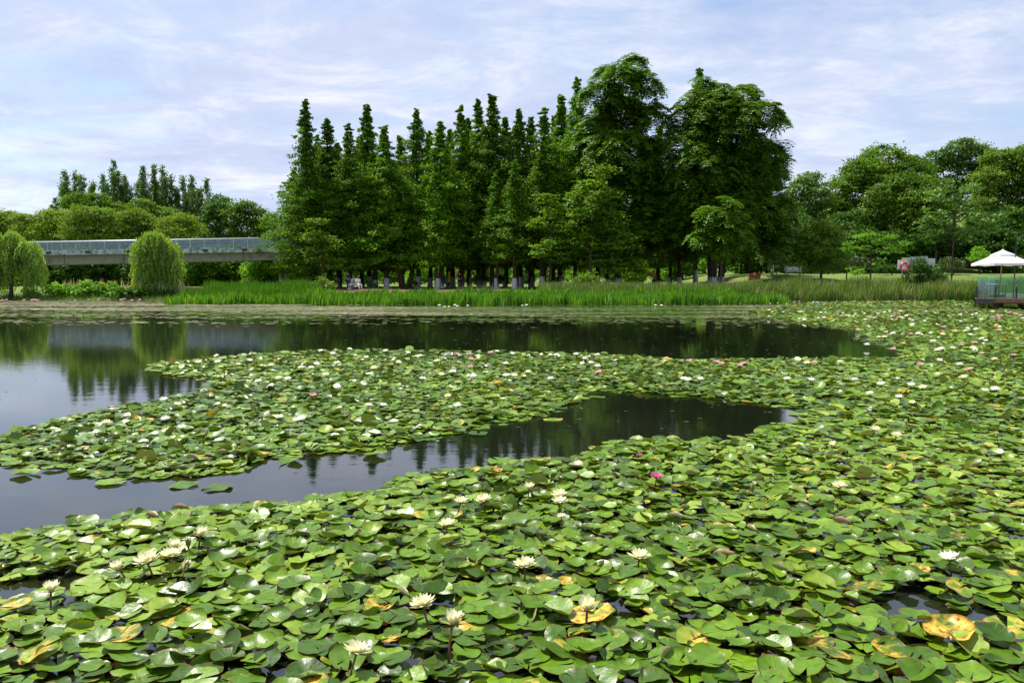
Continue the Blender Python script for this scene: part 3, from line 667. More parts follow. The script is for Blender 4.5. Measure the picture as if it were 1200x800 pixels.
# willows ----------------------------------------------------------
def willow(px0, Yd, lst, seed, bottom, label, nstr):
    x = gx(px0, Yd); z0 = gz(x, Yd)
    L = lobes_px(px0, Yd, lst, z0, .6, seed)
    o = willow_proto('willow_tree', L, seed, hz(bottom, Yd) - z0, nstr, 2.6, .13)
    o.location = (x, Yd, z0); tag(o, label, 'tree', 'willows on the bank')
willow(12, 60, [(8, 286, 15), (26, 292, 13), (-8, 298, 17), (36, 310, 11), (10, 312, 22), (40, 325, 7), (-15, 318, 15)], 181, 344, 'pale green weeping willow at the far left edge', 1900)
willow(182, 62, [(184, 283, 11), (172, 290, 11), (197, 290, 11), (168, 306, 9), (186, 308, 17), (203, 307, 9), (202, 324, 8), (174, 325, 11), (188, 330, 13), (178, 296, 8), (192, 280, 6)], 182, 348, 'pale green weeping willow standing before the bridge middle', 2100)
# broad leaved bank plants
for i, (px0, lst, mat, lab) in enumerate([
  (68, [(62, 342, 7), (70, 340, 8), (78, 343, 8)], 'bright', 'leafy green bank shrub, left one of three under the bridge'),
  (100, [(90, 340, 8), (100, 338, 9), (108, 342, 9), (96, 346, 7)], 'bright', 'leafy green bank shrub, middle one of three under the bridge'),
  (128, [(120, 341, 8), (130, 340, 8), (138, 344, 8)], 'bright', 'leafy green bank shrub, right one of three under the bridge'),
  (158, [(148, 345, 7), (158, 343, 8), (168, 346, 7)], 'dark', 'dark bank shrub left of the middle willow'),
  (196, [(188, 346, 6), (198, 345, 6), (206, 348, 5)], 'dark', 'dark low bank shrub at the middle willow foot'),
  (38, [(36, 343, 4), (41, 346, 5)], 'bright', 'small leafy plant on the lawn right of the left willow')]):
    traced('bank_shrub', px0, 60.3, lst, 190 + i, mat, .5, .04, lab, 'shrub', 'leafy shrubs on the left bank', dens=3.2, n=22, sx=.17, sz=.13, L=.13, W=.065, depth=.3, limbs=False)

# ------------------------------------------------------------------ beds of blades
def blades(name, xs_, ys_, zs_, h, wd, rng, mat, label, bend=.25, vlo=.1, vhi=.8, plume=0.0, parent=None):
    n = len(xs_); az = rng.uniform(0, 6.283, n); d = np.stack([np.cos(az), np.sin(az), np.zeros(n)], 1)
    s = np.stack([-np.sin(az + rng.normal(size=n) * .6), np.cos(az), np.zeros(n)], 1); s = unit(s)
    b = np.abs(rng.normal(size=n)) * bend
    base = np.stack([xs_, ys_, zs_], 1); h = np.asarray(h)
    V = np.empty((n, 6, 3)); up = np.array([0, 0, 1.])
    def at(t): return base + up * (h * t * (1 - .25 * b * t))[:, None] + d * (h * b * t * t)[:, None]
    w_ = np.asarray(wd) * np.ones(n)
    V[:, 0] = at(0) - s * (w_ * .35)[:, None]; V[:, 1] = at(0) + s * (w_ * .35)[:, None]
    V[:, 2] = at(.55) + s * (w_ * .5)[:, None]; V[:, 3] = at(.55) - s * (w_ * .5)[:, None]
    V[:, 4] = at(1) + s * .004; V[:, 5] = at(1) - s * .004
    i0 = np.arange(n) * 6
    Fs = np.concatenate([np.stack([i0, i0 + 1, i0 + 2, i0 + 3], 1), np.stack([i0 + 3, i0 + 2, i0 + 4, i0 + 5], 1)])
    v = np.clip(rng.uniform(vlo, vhi, n) + .16 * vnoise(xs_ * 1.3, ys_ * 1.3, 61, 1), 0, .99)
    if plume > 0: m_ = rng.random(n) < plume; v[m_] = 1.0
    o = link(name, np_mesh(name, V.reshape(-1, 3), Fs, np.repeat(v, 6)[:, None] * np.ones((1, 3)), smooth=False), M[mat])
    return tag(o, label, 'plants', kind='stuff')
rng = np.random.default_rng(5)
def vnoise(x, y, seed=0, sc_=1.0):
    r_ = np.random.default_rng(seed); t = 0; a_ = 1
    for o_ in range(4):
        ph = r_.uniform(0, 6.28, 6); k = sc_ * 2 ** o_
        t = t + a_ * (np.sin(x * k * 1.0 + ph[0] + 1.3 * np.sin(y * k * .7 + ph[1])) * np.sin(y * k * 1.1 + ph[2] + 1.2 * np.sin(x * k * .6 + ph[3]))); a_ *= .55
    return t
n = 24000                                                   # green bed in the shallows
x = rng.uniform(-21.8, 18, n); t = rng.uniform(0, 1, n); fr = 49.6 + .9 * np.sin(x * .7) + .7 * np.sin(x * 1.9 + 1) + .4 * np.sin(x * 4.3) + 1.2 * sst(-18, -24, x) + 1.5 * sst(12, 18, x)
y = fr + t * (shore(x) + 2.5 - fr)
hN = (.52 - .1 * sst(54, 57, y)) + .17 * vnoise(x, y, 3, 1.1) + rng.uniform(-.2, .25, n)
blades('waterside_plant_bed', x, y, np.maximum(ground_z(x, y), -.05), np.maximum(.25, hN), rng.uniform(.05, .12, n), rng, 'iris', 'dense bright green bed of broad bladed water plants along the grove shore', .22)
n = 9000                                                    # taller grass bed left of it
x = rng.uniform(-22.6, -14.5, n); y = rng.uniform(53, 60, n)
blades('tall_grass_bed', x, y, np.maximum(ground_z(x, y), -.05), np.maximum(.3, .82 + .2 * vnoise(x, y, 9, .9)) + rng.uniform(-.2, .25, n), rng.uniform(.03, .05, n), rng, 'iris', 'taller soft green grass bed between middle willow and grove', .2, 0, .65)
n = 36000                                                   # reeds on the right
x = rng.uniform(16.5, 46, n); y = shore(x) - .8 + rng.uniform(0, 4.8, n)
blades('reed_bed', x, y, np.maximum(ground_z(x, y), -.05), np.maximum(.3, .86 + .30 * vnoise(x, y, 4, 1.1) + rng.uniform(-.45, .4, n)), rng.uniform(.02, .045, n), rng, 'reed', 'tall reeds with brownish seed heads along the right lawn', .18, 0, .75, .14)
n = 9000
x = rng.uniform(2, 18, n); y = rng.uniform(57, 64, n)
blades('rough_grass', x, y, ground_z(x, y), .75 + rng.uniform(-.25, .3, n), rng.uniform(.02, .04, n), rng, 'reed', 'rough seeding grass behind the green bed below the round crowned tree', .25, 0, .7, .10)
n = 260
x = gx(1, 61) * 0 + rng.uniform(-35, -25, n); y = rng.uniform(60.5, 62.5, n)
blades('pink_plume_grass', x, y, ground_z(x, y), 1.0 + rng.uniform(-.35, .35, n), rng.uniform(.02, .05, n), rng, 'plume', 'thin pinkish plumes rising above the left bank shrubs', .2)
n = 14000
x = rng.uniform(-45, 40, n); y = shore(x) + rng.uniform(-.3, 1.8, n)
blades('bank_grass', x, y, ground_z(x, y), .22 + rng.uniform(-.1, .2, n), .03, rng, 'reed', 'short rough grass fringing the pond edge', .4, 0, .7)

# ------------------------------------------------------------------ floating weed
rng = np.random.default_rng(15)
n = 190000
x = rng.uniform(-44, 26, n); y = rng.uniform(27, 59, n)
pxs = 600 + F * x / y; pys = 400 + F * (np.tan(np.arctan(CAMZ / y) - PITCH))
nz = vnoise(x * .16, y * .9, 21, 1.0) + .35 * vnoise(x * .7, y * 2.6, 22, 1.3)
line = np.interp(pxs, [-50, 100, 330, 500, 700, 900, 1000], [358, 359, 362, 365, 366, 364, 359])
dens = np.exp(-((pys - line) / 5.0) ** 2) * np.interp(pxs, [350, 500, 800, 880], [.8, .5, .5, .8]) + .16 * np.exp(-((pys - 370) / 7) ** 2)
keep = (rng.random(n) < np.clip(dens * (.75 + .95 * nz), 0, 1)) & (y < shore(x) - .3)
keep &= ~((x > -22) & (x < 17) & (y > 50))
x = x[keep]; y = y[keep]; n = len(x)
sz = rng.uniform(.06, .16, n); ang = rng.uniform(0, 6.28, n)
k6 = np.arange(4) * (2 * math.pi / 4)
V = np.stack([x[:, None] + np.cos(ang[:, None] + k6) * sz[:, None] * 1.2, y[:, None] + np.sin(ang[:, None] + k6) * sz[:, None], np.repeat((.004 + rng.uniform(0, .012, n))[:, None], 4, 1)], 2).reshape(-1, 3)
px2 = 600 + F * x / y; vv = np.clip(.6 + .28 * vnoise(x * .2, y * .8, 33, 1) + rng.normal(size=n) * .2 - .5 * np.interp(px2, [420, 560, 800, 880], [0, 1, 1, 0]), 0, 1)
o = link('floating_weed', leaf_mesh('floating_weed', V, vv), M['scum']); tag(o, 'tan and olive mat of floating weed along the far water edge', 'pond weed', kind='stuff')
# stray specks on the open dark water near and far
n = 7000; x = rng.uniform(-22, 18, n); y = np.where(rng.random(n) < .25, rng.uniform(7, 16, n), rng.uniform(16, 40, n))
sz = .004 + .03 * rng.random(n) ** 3 * (y / 14) ** .5; ang = rng.uniform(0, 6.28, n)
V = np.stack([x[:, None] + np.cos(ang[:, None] + k6) * sz[:, None] * 1.6, y[:, None] + np.sin(ang[:, None] + k6) * sz[:, None] * .6, np.full((n, 4), .004)], 2).reshape(-1, 3)
o = link('floating_specks', leaf_mesh('floating_specks', V, rng.uniform(0, .6, n)), M['scum']); tag(o, 'scattered specks of plant debris floating on the open water', 'debris', kind='stuff')

# ------------------------------------------------------------------ lily pads
POLY = [(-60, 645), (0, 632), (60, 613), (130, 606), (200, 598), (290, 590), (380, 583), (430, 578), (470, 562), (500, 552), (560, 548), (610, 540), (660, 538), (700, 525), (700, 519), (760, 514), (850, 517), (880, 506), (905, 497), (945, 491), (935, 480), (880, 472), (800, 466), (740, 461), (690, 459), (682, 470), (650, 486), (610, 494), (560, 503), (500, 516), (470, 524), (420, 530), (320, 538), (300, 548), (250, 558), (200, 560), (130, 563), (90, 558), (50, 549), (0, 545), (-60, 548),
        (-60, 520), (0, 511), (60, 494), (130, 477), (190, 469), (240, 454), (240, 446), (200, 441), (172, 433), (180, 426), (260, 419), (330, 413), (420, 410), (500, 411), (640, 413), (740, 418), (790, 422), (850, 422), (980, 421), (1055, 420), (1045, 411), (1000, 398), (1010, 388), (960, 381), (900, 374), (870, 369), (890, 361), (940, 357), (1000, 354), (1290, 352), (1330, 352), (1330, 830), (-60, 830)]
PW = np.array([onplane(*p) for p in POLY])
def inside(x, y, P):
    c = np.zeros(len(x), bool); j = len(P) - 1
    for i in range(len(P)):
        xi, yi = P[i]; xj, yj = P[j]
        if yi != yj:
            m_ = ((yi > y) != (yj > y)) & (x < (xj - xi) * (y - yi) / (yj - yi) + xi)
            c ^= m_
        j = i
    return c
def edge_dist(x, y, P):
    d = np.full(len(x), 1e9)
    for i in range(len(P)):
        a_ = P[i - 1]; b_ = P[i]; ab = b_ - a_; L2 = (ab ** 2).sum()
        t = np.clip(((x - a_[0]) * ab[0] + (y - a_[1]) * ab[1]) / L2, 0, 1)
        d = np.minimum(d, np.hypot(x - a_[0] - t * ab[0], y - a_[1] - t * ab[1]))
    return d
def pad_shape(nseg, rings, rng, kind):
    """unit lily pad: polar grid with a V notch, cupped, waved, folded or rolled"""
    nh = rng.uniform(.05, .22)
    th = np.linspace(nh, 2 * math.pi - nh, nseg + 1)
    rr = np.array(rings)
    T, Rr = np.meshgrid(th, rr)
    rad = 1 + .05 * np.sin(2 * T + rng.uniform(0, 6)) + .025 * np.sin(5 * T + rng.uniform(0, 6)) + .012 * np.sin(11 * T + rng.uniform(0, 6))
    lobe = 1 + .06 * np.exp(-((T - nh) / .25) ** 2) + .06 * np.exp(-((T - 2 * math.pi + nh) / .25) ** 2)
    Rr2 = Rr * rad * lobe
    x = Rr2 * np.cos(T); y = Rr2 * np.sin(T)
    px, py = Rr * np.cos(T), Rr * np.sin(T)
    z = rng.uniform(-.02, .10) * Rr ** 2 + rng.uniform(.02, .07) * Rr ** 3 * np.sin(3 * T + rng.uniform(0, 6)) + .03 * Rr ** 3 * np.sin(5 * T + rng.uniform(0, 6)) + .015 * Rr ** 4 * np.sin(9 * T + rng.uniform(0, 6))
    z -= .03 * np.exp(-(Rr / .2) ** 2)
    if kind == 'cup': z += rng.uniform(.12, .26) * Rr ** 2.2
    if kind == 'dome': z -= rng.uniform(.10, .22) * Rr ** 2
    if kind == 'fold': z += rng.uniform(.25, .6) * np.abs(y) - .02
    if kind in ('roll', 'fold', 'cup', 'edge'):
        al = rng.uniform(0, 6.283); t0 = {'roll': rng.uniform(.1, .45), 'fold': .7, 'cup': .65, 'edge': .72}[kind]
        k = {'roll': rng.uniform(2.2, 3.6), 'fold': 2.5, 'cup': 3, 'edge': rng.uniform(3, 5.5)}[kind]
        s = x * math.cos(al) + y * math.sin(al); e = np.maximum(0, s - t0)
        ds = np.sin(e * k) / k - e
        x = x + ds * math.cos(al); y = y + ds * math.sin(al); z = z + (1 - np.cos(e * k)) / k
    V = np.stack([x, y, z], 2).reshape(-1, 3)
    uv = np.stack([px * .5 + .5, py * .5 + .5], 2).reshape(-1, 2)
    m_ = nseg + 1; nr = len(rr)
    I, J = np.meshgrid(np.arange(nr - 1), np.arange(nseg), indexing='ij')
    b = (I * m_ + J).ravel()
    Fs = np.stack([b, b + m_, b + m_ + 1, b + 1], 1)
    return V, uv, Fs
KINDS = ['flat'] * 11 + ['cup'] * 7 + ['edge'] * 9 + ['dome'] * 5 + ['fold'] * 5 + ['roll'] * 2
prng = np.random.default_rng(77)
LOD = [[pad_shape(26, (.03, .3, .6, .82, .94, 1), prng, k) for k in KINDS], [pad_shape(12, (.05, .55, 1), prng, k) for k in KINDS], [pad_shape(7, (.05, 1), prng, k) for k in KINDS]]
def rotm(yaw, tilt, ta):
    c, s = np.cos(yaw), np.sin(yaw); n_ = len(yaw)
    Rz = np.zeros((n_, 3, 3)); Rz[:, 0, 0] = c; Rz[:, 0, 1] = -s; Rz[:, 1, 0] = s; Rz[:, 1, 1] = c; Rz[:, 2, 2] = 1
    ax = np.stack([np.cos(ta), np.sin(ta), np.zeros(n_)], 1); K = np.zeros((n_, 3, 3))
    K[:, 0, 2] = ax[:, 1]; K[:, 1, 2] = -ax[:, 0]; K[:, 2, 0] = -ax[:, 1]; K[:, 2, 1] = ax[:, 0]
    I = np.eye(3)[None]
    Rt = I + np.sin(tilt)[:, None, None] * K + (1 - np.cos(tilt))[:, None, None] * (K @ K)
    return Rt @ Rz
def hexgrid(x0, x1, y0, y1, sp, rng):
    yy = np.arange(y0, y1, sp * .866); xx = np.arange(x0, x1, sp)
    Xh, Yh = np.meshgrid(xx, yy); Xh = Xh + (np.arange(len(yy)) % 2)[:, None] * sp / 2
    x = Xh.ravel(); y = Yh.ravel()
    return x + rng.normal(size=len(x)) * sp * .27, y + rng.normal(size=len(x)) * sp * .27
rng = np.random.default_rng(42)
bands = []
for (y0, y1, sp, rs) in ((2.6, 9, .099, .76), (9, 17, .112, .84), (17, 30, .135, .95), (30, 63, .20, 1.2)):
    hw = y1 * .70 + 1
    x, y = hexgrid(-hw, hw, y0, y1, sp, rng)
    m_ = np.abs(x) < y * .70 + .8; x = x[m_]; y = y[m_]
    m_ = inside(x, y, PW); x = x[m_]; y = y[m_]
    ed = edge_dist(x, y, PW)
    gap = vnoise(x * 1.15, y * 1.15, 8, 1.0) + .55 * vnoise(x * 3.1, y * 3.1, 18, 1.0)
    m_ = (gap > -1.6) | (y > 16)
    m_ &= ~((rng.random(len(x)) < .35) & (ed < .12))
    # the far right: sparser with sky glare between
    pyy = 400 + F * np.tan(np.arctan(CAMZ / y) - PITCH)
    m_ &= (rng.random(len(x)) > .85 * np.exp(-((pyy - 362) / 3.5) ** 2)) 
    m_ &= (rng.random(len(x)) > .6 * ((x / y < .52) & (pyy < 418) & (pyy > 395) & (x / y < .5)))
    m_ &= ~((y > 42.5) & (x / y > .578))
    bands.append(np.stack([x, y, np.full(len(x), rs), ed], 1)[m_])
P = np.concatenate(bands)
# a few stragglers on the open water edges
ex = np.array([(610, 543), (585, 541), (130, 566), (255, 572), (30, 556), (395, 585), (420, 583), (935, 486), (648, 492), (700, 466), (560, 509), (440, 534), (215, 569), (340, 541)])
exw = np.array([(*onplane(*e), 1.1, .0) for e in ex]); P = np.concatenate([P, exw])
n = len(P)
size = rng.uniform(.066, .122, n) * P[:, 2]; size[rng.random(n) < .12] *= .7; size[-len(ex):] = .12
yaw = rng.uniform(0, 6.283, n)
tilt = np.abs(rng.normal(size=n)) * R(5.5); tm = rng.random(n); tilt[tm < .16] = rng.uniform(R(9), R(24), (tm < .16).sum()); tilt[tm < .015] = rng.uniform(R(35), R(70), (tm < .015).sum())
tilt = np.where(P[:, 1] < 6, np.minimum(tilt, R(30)), tilt) * np.clip(.35 + P[:, 3] / .5, .35, 1)
ta = rng.uniform(0, 6.283, n)
kind = rng.integers(0, len(KINDS), n)
kind = np.where((P[:, 3] < .2) & (rng.random(n) < .6), rng.integers(0, 9, n), kind)
zz = .006 + size * np.sin(tilt) * .75 + rng.uniform(0, .045, n) * np.clip(P[:, 3] / .3, .1, 1)
rnd = np.clip(.45 + .16 * vnoise(P[:, 0] * .5, P[:, 1] * .5, 44, 1.0) + rng.normal(size=n) * .27, 0, 1)
yel = rng.uniform(0, .22, n); ym = rng.random(n) < .07; yel[ym] = rng.uniform(.28, .46, ym.sum())
# withered yellow pads where the photo shows them: px, py, radius, yellowness, kind
special = [(692, 722, .12, .5, 8, 'big withered yellow and orange lily pad right behind a cream lily'), (217, 722, .12, .42, 27, 'green lily pad with a torn orange yellow side in the left foreground'), (1112, 745, .125, .48, 16, 'withered yellow pad with a curled brown rim at the lower right'),
           (1180, 738, .12, .42, 2, 'large half yellow lily pad near the right frame edge'), (955, 755, .09, .40, 4, 'yellow stained lily pad among green ones left of the withered brown rimmed pad'), (640, 706 - 14, .09, .38, 12, 'small yellowing lily pad left of the cream lily centre'),
           (1010, 690, .10, .42, 3, 'lily pad with orange edge in the right foreground'), (20 + 0, 713, .08, .45, 14, 'small orange lily pad at the left frame edge'), (140, 748, .11, .42, 7, 'yellow brown lily pad at the lower left')]
near_specials = []
for s in special:
    wx_, wy_ = onplane(s[0], s[1], .03)
    dd = np.hypot(P[:, 0] - wx_, P[:, 1] - wy_)
    j = int(np.argmin(dd)); P[j, 0] = wx_; P[j, 1] = wy_; size[j] = s[2]; yel[j] = s[3]; kind[j] = s[4]; zz[j] = .045; tilt[j] = R(8); ta[j] = -1.57
    kill = (dd < s[2] * .75); kill[j] = False; size[kill] = 0
    near_specials.append((j, s[5]))
def pads_arrays(idx, lod):
    Vs = []; Fs = []; As = []; off = 0
    for k in range(len(KINDS)):
        I = idx[kind[idx] == k]
        if len(I) == 0: continue
        V0, uv, F0 = LOD[lod][k]
        Rm = rotm(yaw[I], tilt[I], ta[I]) * size[I][:, None, None]
        V = np.einsum('nij,vj->nvi', Rm, V0) + np.stack([P[I, 0], P[I, 1], zz[I]], 1)[:, None, :]
        A = np.empty((len(I), len(V0), 4)); A[:, :, :2] = uv[None]; A[:, :, 2] = rnd[I][:, None]; A[:, :, 3] = yel[I][:, None]
        Vs.append(V.reshape(-1, 3)); As.append(A.reshape(-1, 4))
        Fs.append((F0[None] + (np.arange(len(I)) * len(V0))[:, None, None] + off).reshape(-1, 4)); off += len(I) * len(V0)
    return np.concatenate(Vs), np.concatenate(Fs), np.concatenate(As)
ok = size > 0
dep = P[:, 1]; pxx = 600 + F * P[:, 0] / (P[:, 1] * math.cos(PITCH) + CAMZ * math.sin(PITCH)); pyy = 400 + F * np.tan(np.arctan(CAMZ / P[:, 1]) - PITCH)
vis = ok & (pxx > 3) & (pxx < 1197) & (pyy < 803)
cand = np.where(vis)[0]; score = size[cand] / dep[cand]
sp_idx = [j for j, _ in near_specials]
cand = cand[dep[cand] < 4.9]; score = size[cand] ** .35 / dep[cand]
order = cand[np.argsort(-score)]
ind = list(dict.fromkeys(sp_idx + list(order)))[:296]
rest = ok.copy(); rest[ind] = False
spl = dict(near_specials)
PADG = 'lily pads floating in the foreground'
kinddesc = {'flat': 'flat glossy green lily pad lying level', 'cup': 'cupped green lily pad with raised rim', 'edge': 'green lily pad with one edge curled up', 'dome': 'domed green lily pad with its rim turned down', 'fold': 'green lily pad folded along its middle', 'roll': 'green lily pad rolled to show its brown underside'}
def pad_place(j):
    h = ['far left', 'left', 'left centre', 'centre', 'right centre', 'right', 'far right'][min(6, int(pxx[j] / 1200 * 7))]
    v = 'bottom edge' if pyy[j] > 775 else ('near rows' if pyy[j] > 735 else 'further out')
    return '%s, %s' % (v, h)
for j in ind:
    V0, uv, F0 = LOD[0][kind[j]]
    A = np.empty((len(V0), 4)); A[:, :2] = uv; A[:, 2] = rnd[j]; A[:, 3] = yel[j]
    Rm = rotm(yaw[j:j + 1], tilt[j:j + 1], ta[j:j + 1])[0] * size[j]
    o = link('lily_pad', np_mesh('lily_pad', V0 @ Rm.T, F0, A), M['pad'])
    o.location = (P[j, 0], P[j, 1], zz[j])
    kd = KINDS[kind[j]]
    lab = spl.get(j)
    if lab is None:
        lab = ('yellow stained lily pad, ' if yel[j] > .3 else kinddesc[kd] + ', ') + pad_place(j)
    tag(o, lab, 'lily pad', PADG)
allV = []; allF = []; allA = []; off = 0
for lod, (a_, b_) in enumerate(((0, 8.0), (8.0, 17), (17, 99))):
    I = np.where(rest & (dep >= a_) & (dep < b_))[0]
    V, Fs, A = pads_arrays(I, lod); allV.append(V); allF.append(Fs + off); allA.append(A); off += len(V)
o = link('lily_pads', np_mesh('lily_pads', np.concatenate(allV), np.concatenate(allF), np.concatenate(allA)), M['pad'])
tag(o, 'thousands of smaller looking lily pads covering the rest of the pond', 'lily pads', kind='stuff')
print('pads', n, 'verts', off)

# ------------------------------------------------------------------ water lilies
def petal_arrays(whorls, rng, seg=3):
    Vs = []; Fs = []; As = []; off = 0
    for (cnt, ln, wd, el, curl) in whorls:
        a0 = rng.uniform(0, 6)
        for i in range(cnt):
            az = a0 + i * 6.283 / cnt + rng.normal() * .08; l_ = ln * rng.uniform(.92, 1.06); e = el + rng.normal() * .07
            d = np.array([math.cos(az), math.sin(az), 0]); s = np.array([-math.sin(az), math.cos(az), 0])
            row = []
            for j in range(seg + 2):
                t = j / (seg + 1); ee = e + curl * t
                w_ = wd * (math.sin(math.pi * min(1, .12 + t * .9)) ** .8) * (1 if j <= seg else .04)
                p_ = d * (l_ * t * math.cos(ee) + .004) + np.array([0, 0, l_ * t * math.sin(ee)])
                lift = np.array([0, 0, .12 * w_]) * math.cos(e)
                row += [p_ - s * w_ * .5 + lift, p_, p_ + s * w_ * .5 + lift]; As += [[t] * 3] * 3
            Vs += row
            for j in range(seg + 1):
                b = off + j * 3; Fs += [(b, b + 1, b + 4, b + 3), (b + 1, b + 2, b + 5, b + 4)]
            off += len(row)
    return np.array(Vs), np.array(Fs), np.array(As)
def flower_proto(name, mat, r=.062, stalk=.11, full=True, seed=0, closed=False):
    rg = np.random.default_rng(seed); root = empty(name)
    if closed: wh = [(6, r * .95, r * .42, 1.35, .10), (6, r * .9, r * .36, 1.42, .12)]
    elif full == 'half': wh = [(7, r * .95, r * .44, .75, .2), (9, r * .95, r * .38, .98, .12), (8, r * .85, r * .3, 1.2, .06)]
    elif full: wh = [(10, r, r * .44, .28, .2), (10, r * .95, r * .40, .58, .18), (10, r * .88, r * .34, .86, .15), (8, r * .74, r * .28, 1.12, .1)]
    else: wh = [(9, r, r * .55, .35, .2), (9, r * .9, r * .48, .8, .15)]
    V, Fq, A = petal_arrays(wh, rg, 3 if full else 1)
    pt = link('petals', np_mesh('petals', V, Fq, A), M[mat], root)
    if not closed:
        b = BM()
        k = 26 if full else 8
        for i in range(k):
            az = i * 2.4; q = .25 + .75 * (i / k); rr = r * .26 * q
            b.tube([(rr * .3 * math.cos(az), rr * .3 * math.sin(az), .002), (rr * math.cos(az), rr * math.sin(az), r * (.36 - .1 * q))], [r * .03, r * .022], 3)
        so = b.build('stamens', M['stamen'], root, smooth=True)
    b = BM(); b.tube([(0, 0, .004), (.004, .003, -stalk * .5), (.0, .008, -stalk - .03)], [.0045, .0045, .005], 6); b.build('stalk', M['stalk'], root, smooth=True)
    if full:
        V, Fq, A = petal_arrays([(4, r * .98, r * .4, .12 if not closed else 1.25, .15)], rg, 2)
        link('sepals', np_mesh('sepals', V - np.array([0, 0, .003]), Fq, A), M['sepal'], root)
    return root
fp = {('cream', 1): [flower_proto('water_lily', 'petal_cream', .062, .12, True, 1), flower_proto('water_lily', 'petal_cream', .060, .12, True, 2), flower_proto('water_lily', 'petal_cream', .058, .12, 'half', 12)],
      ('white', 1): [flower_proto('water_lily', 'petal_white', .060, .1, True, 3)],
      ('magenta', 1): [flower_proto('water_lily', 'petal_magenta', .055, .08, True, 4)],
      ('bud', 1): [flower_proto('lily_bud', 'petal_cream', .060, .1, True, 5, True)],
      ('white', 0): [flower_proto('water_lily', 'petal_white', .085, .06, False, 6)],
      ('cream', 0): [flower_proto('water_lily', 'petal_cream', .085, .06, False, 7)],
      ('pink', 0): [flower_proto('water_lily', 'petal_pink', .085, .06, False, 8)],
      }
frng = np.random.default_rng(4)
def flower(px, py, col, near, label, z=None, s=1.0, group='water lilies among the pads'):
    z = z if z is not None else (.10 if near else (.075 if py > 360 else .045))
    x, y = onplane(px, py, z)
    lst = fp[(col, near)]; p = lst[int(frng.integers(len(lst)))]
    o = take(p); o.location = (x, y, z)
    o.rotation_euler = (frng.normal() * .12 + .08, frng.normal() * .12, frng.uniform(0, 6.28)); o.scale = (s,) * 3
    tag(o, label, 'lily bud' if col == 'bud' else 'water lily', group)
G1 = 'water lilies in the foreground'
nearL = [(235, 627, 'cream', 'cream lily at the back right of the left cluster'), (204, 642, 'cream', 'cream lily of the left cluster beside a bud'), (199, 652, 'cream', 'cream lily nearest the middle of the left cluster'), (173, 659, 'cream', 'wide open cream lily second from the left in the cluster'),
 (140, 667, 'cream', 'cream lily at the left end of the cluster'), (60, 693, 'cream', 'lone cream lily closest to the left frame edge'), (221, 640, 'bud', 'upright half closed bud in the left lily cluster'), (216, 668, 'bud', 'low bud fallen on the water below the left cluster'),
 (418, 765, 'cream', 'cream lily closest to the bottom edge of the photo'), (530, 731, 'cream', 'cream lily on the tallest bare reddish stalk'), (496, 710, 'cream', 'cream lily just left of the tall stalked one'), (615, 664, 'cream', 'cream lily alone in the centre foreground'),
 (655, 581, 'cream', 'upper lily of the touching centre pair'), (656, 589, 'cream', 'lower lily of the touching centre pair'), (658, 606, 'cream', 'half hidden cream lily below the touching pair'), (620, 573, 'cream', 'cream lily on a stalk left of the touching pair'), (567, 587, 'cream', 'cream lily between two others left of centre'),
 (540, 589, 'cream', 'low cream lily left of a standing folded pad'), (524, 616, 'cream', 'narrow half open cream lily left of centre'), (749, 654, 'cream', 'small cream lily right of centre foreground'), (688, 714, 'cream', 'cream lily lying against a withered yellow pad'),
 (1112, 656, 'white', 'white lily alone in the right foreground'), (769, 560, 'magenta', 'bright magenta lily right of centre'), (749, 534, 'magenta', 'small magenta lily behind the bright magenta one'), (983, 571, 'cream', 'flat cream lily mid right between green pads'), (881, 571, 'bud', 'single bud standing right of the magenta lily'),
 (975, 523, 'cream', 'cream lily right of the dark water inlet'), (1050, 511, 'cream', 'cream lily right of two others mid right'), (1025, 504, 'cream', 'cream lily left of its neighbour mid right'), (1062, 497, 'bud', 'yellow bud above two cream lilies mid right'), (1168, 512, 'bud', 'yellow bud near the right frame edge')]
for px, py, c, lab in nearL:
    z = .11; s = 1.22
    if (px, py) == (530, 731): z = .21; s = 1.3
    if c == 'bud': z = .09
    if py < 600: s = 1.15
    if (px, py) in ((749, 534), (658, 606)): s = .7
    if (px, py) in ((688, 714), (173, 659)): s = 1.35; z = .13
    flower(px, py, c, 1, lab, z, s, G1)
midL = [(192, 469), (208, 475), (150, 488), (125, 496), (194, 492), (196, 506), (213, 502), (310, 498), (327, 490), (348, 493), (423, 494), (432, 476), (449, 476), (536, 476), (525, 465), (495, 445), (395, 455), (316, 453), (303, 448), (327, 444), (337, 445),
 (233, 425), (255, 425), (254, 418), (295, 416), (280, 428), (292, 423), (318, 429), (353, 432), (365, 432), (371, 428), (382, 440), (395, 426), (390, 415), (376, 412), (410, 410), (438, 432), (452, 412), (478, 414), (492, 418), (512, 424), (530, 437), (517, 440), (555, 442), (592, 427), (593, 441), (467, 426),
 (602, 441), (619, 437), (645, 417), (652, 417), (675, 416), (700, 417), (685, 421), (692, 426), (700, 430), (801, 445), (806, 446), (820, 445), (922, 445), (945, 426), (950, 446), (984, 425), (1001, 446), (1019, 462), (1053, 466), (1069, 473), (1081, 455), (1067, 452), (1032, 451), (1165, 457), (1153, 459), (1169, 440), (1129, 443), (1165, 422), (1100, 423), (1124, 428), (645, 445), (560, 418), (600, 415)]
midP = [(535, 416), (550, 416), (552, 422), (551, 431), (575, 414), (807, 424), (840, 425), (845, 427), (867, 429), (871, 427), (954, 426), (367, 464), (1135, 434), (1150, 415), (1187, 417), (1078, 428), (1005, 387), (1067, 392), (702, 437)]
def side(px): return ['left', 'left centre', 'centre', 'right centre', 'right'][min(4, int(px / 240))]
allf = sorted([(p, 'white' if (p[0] * 7 + p[1]) % 3 else 'cream') for p in midL] + [(p, 'pink') for p in midP])
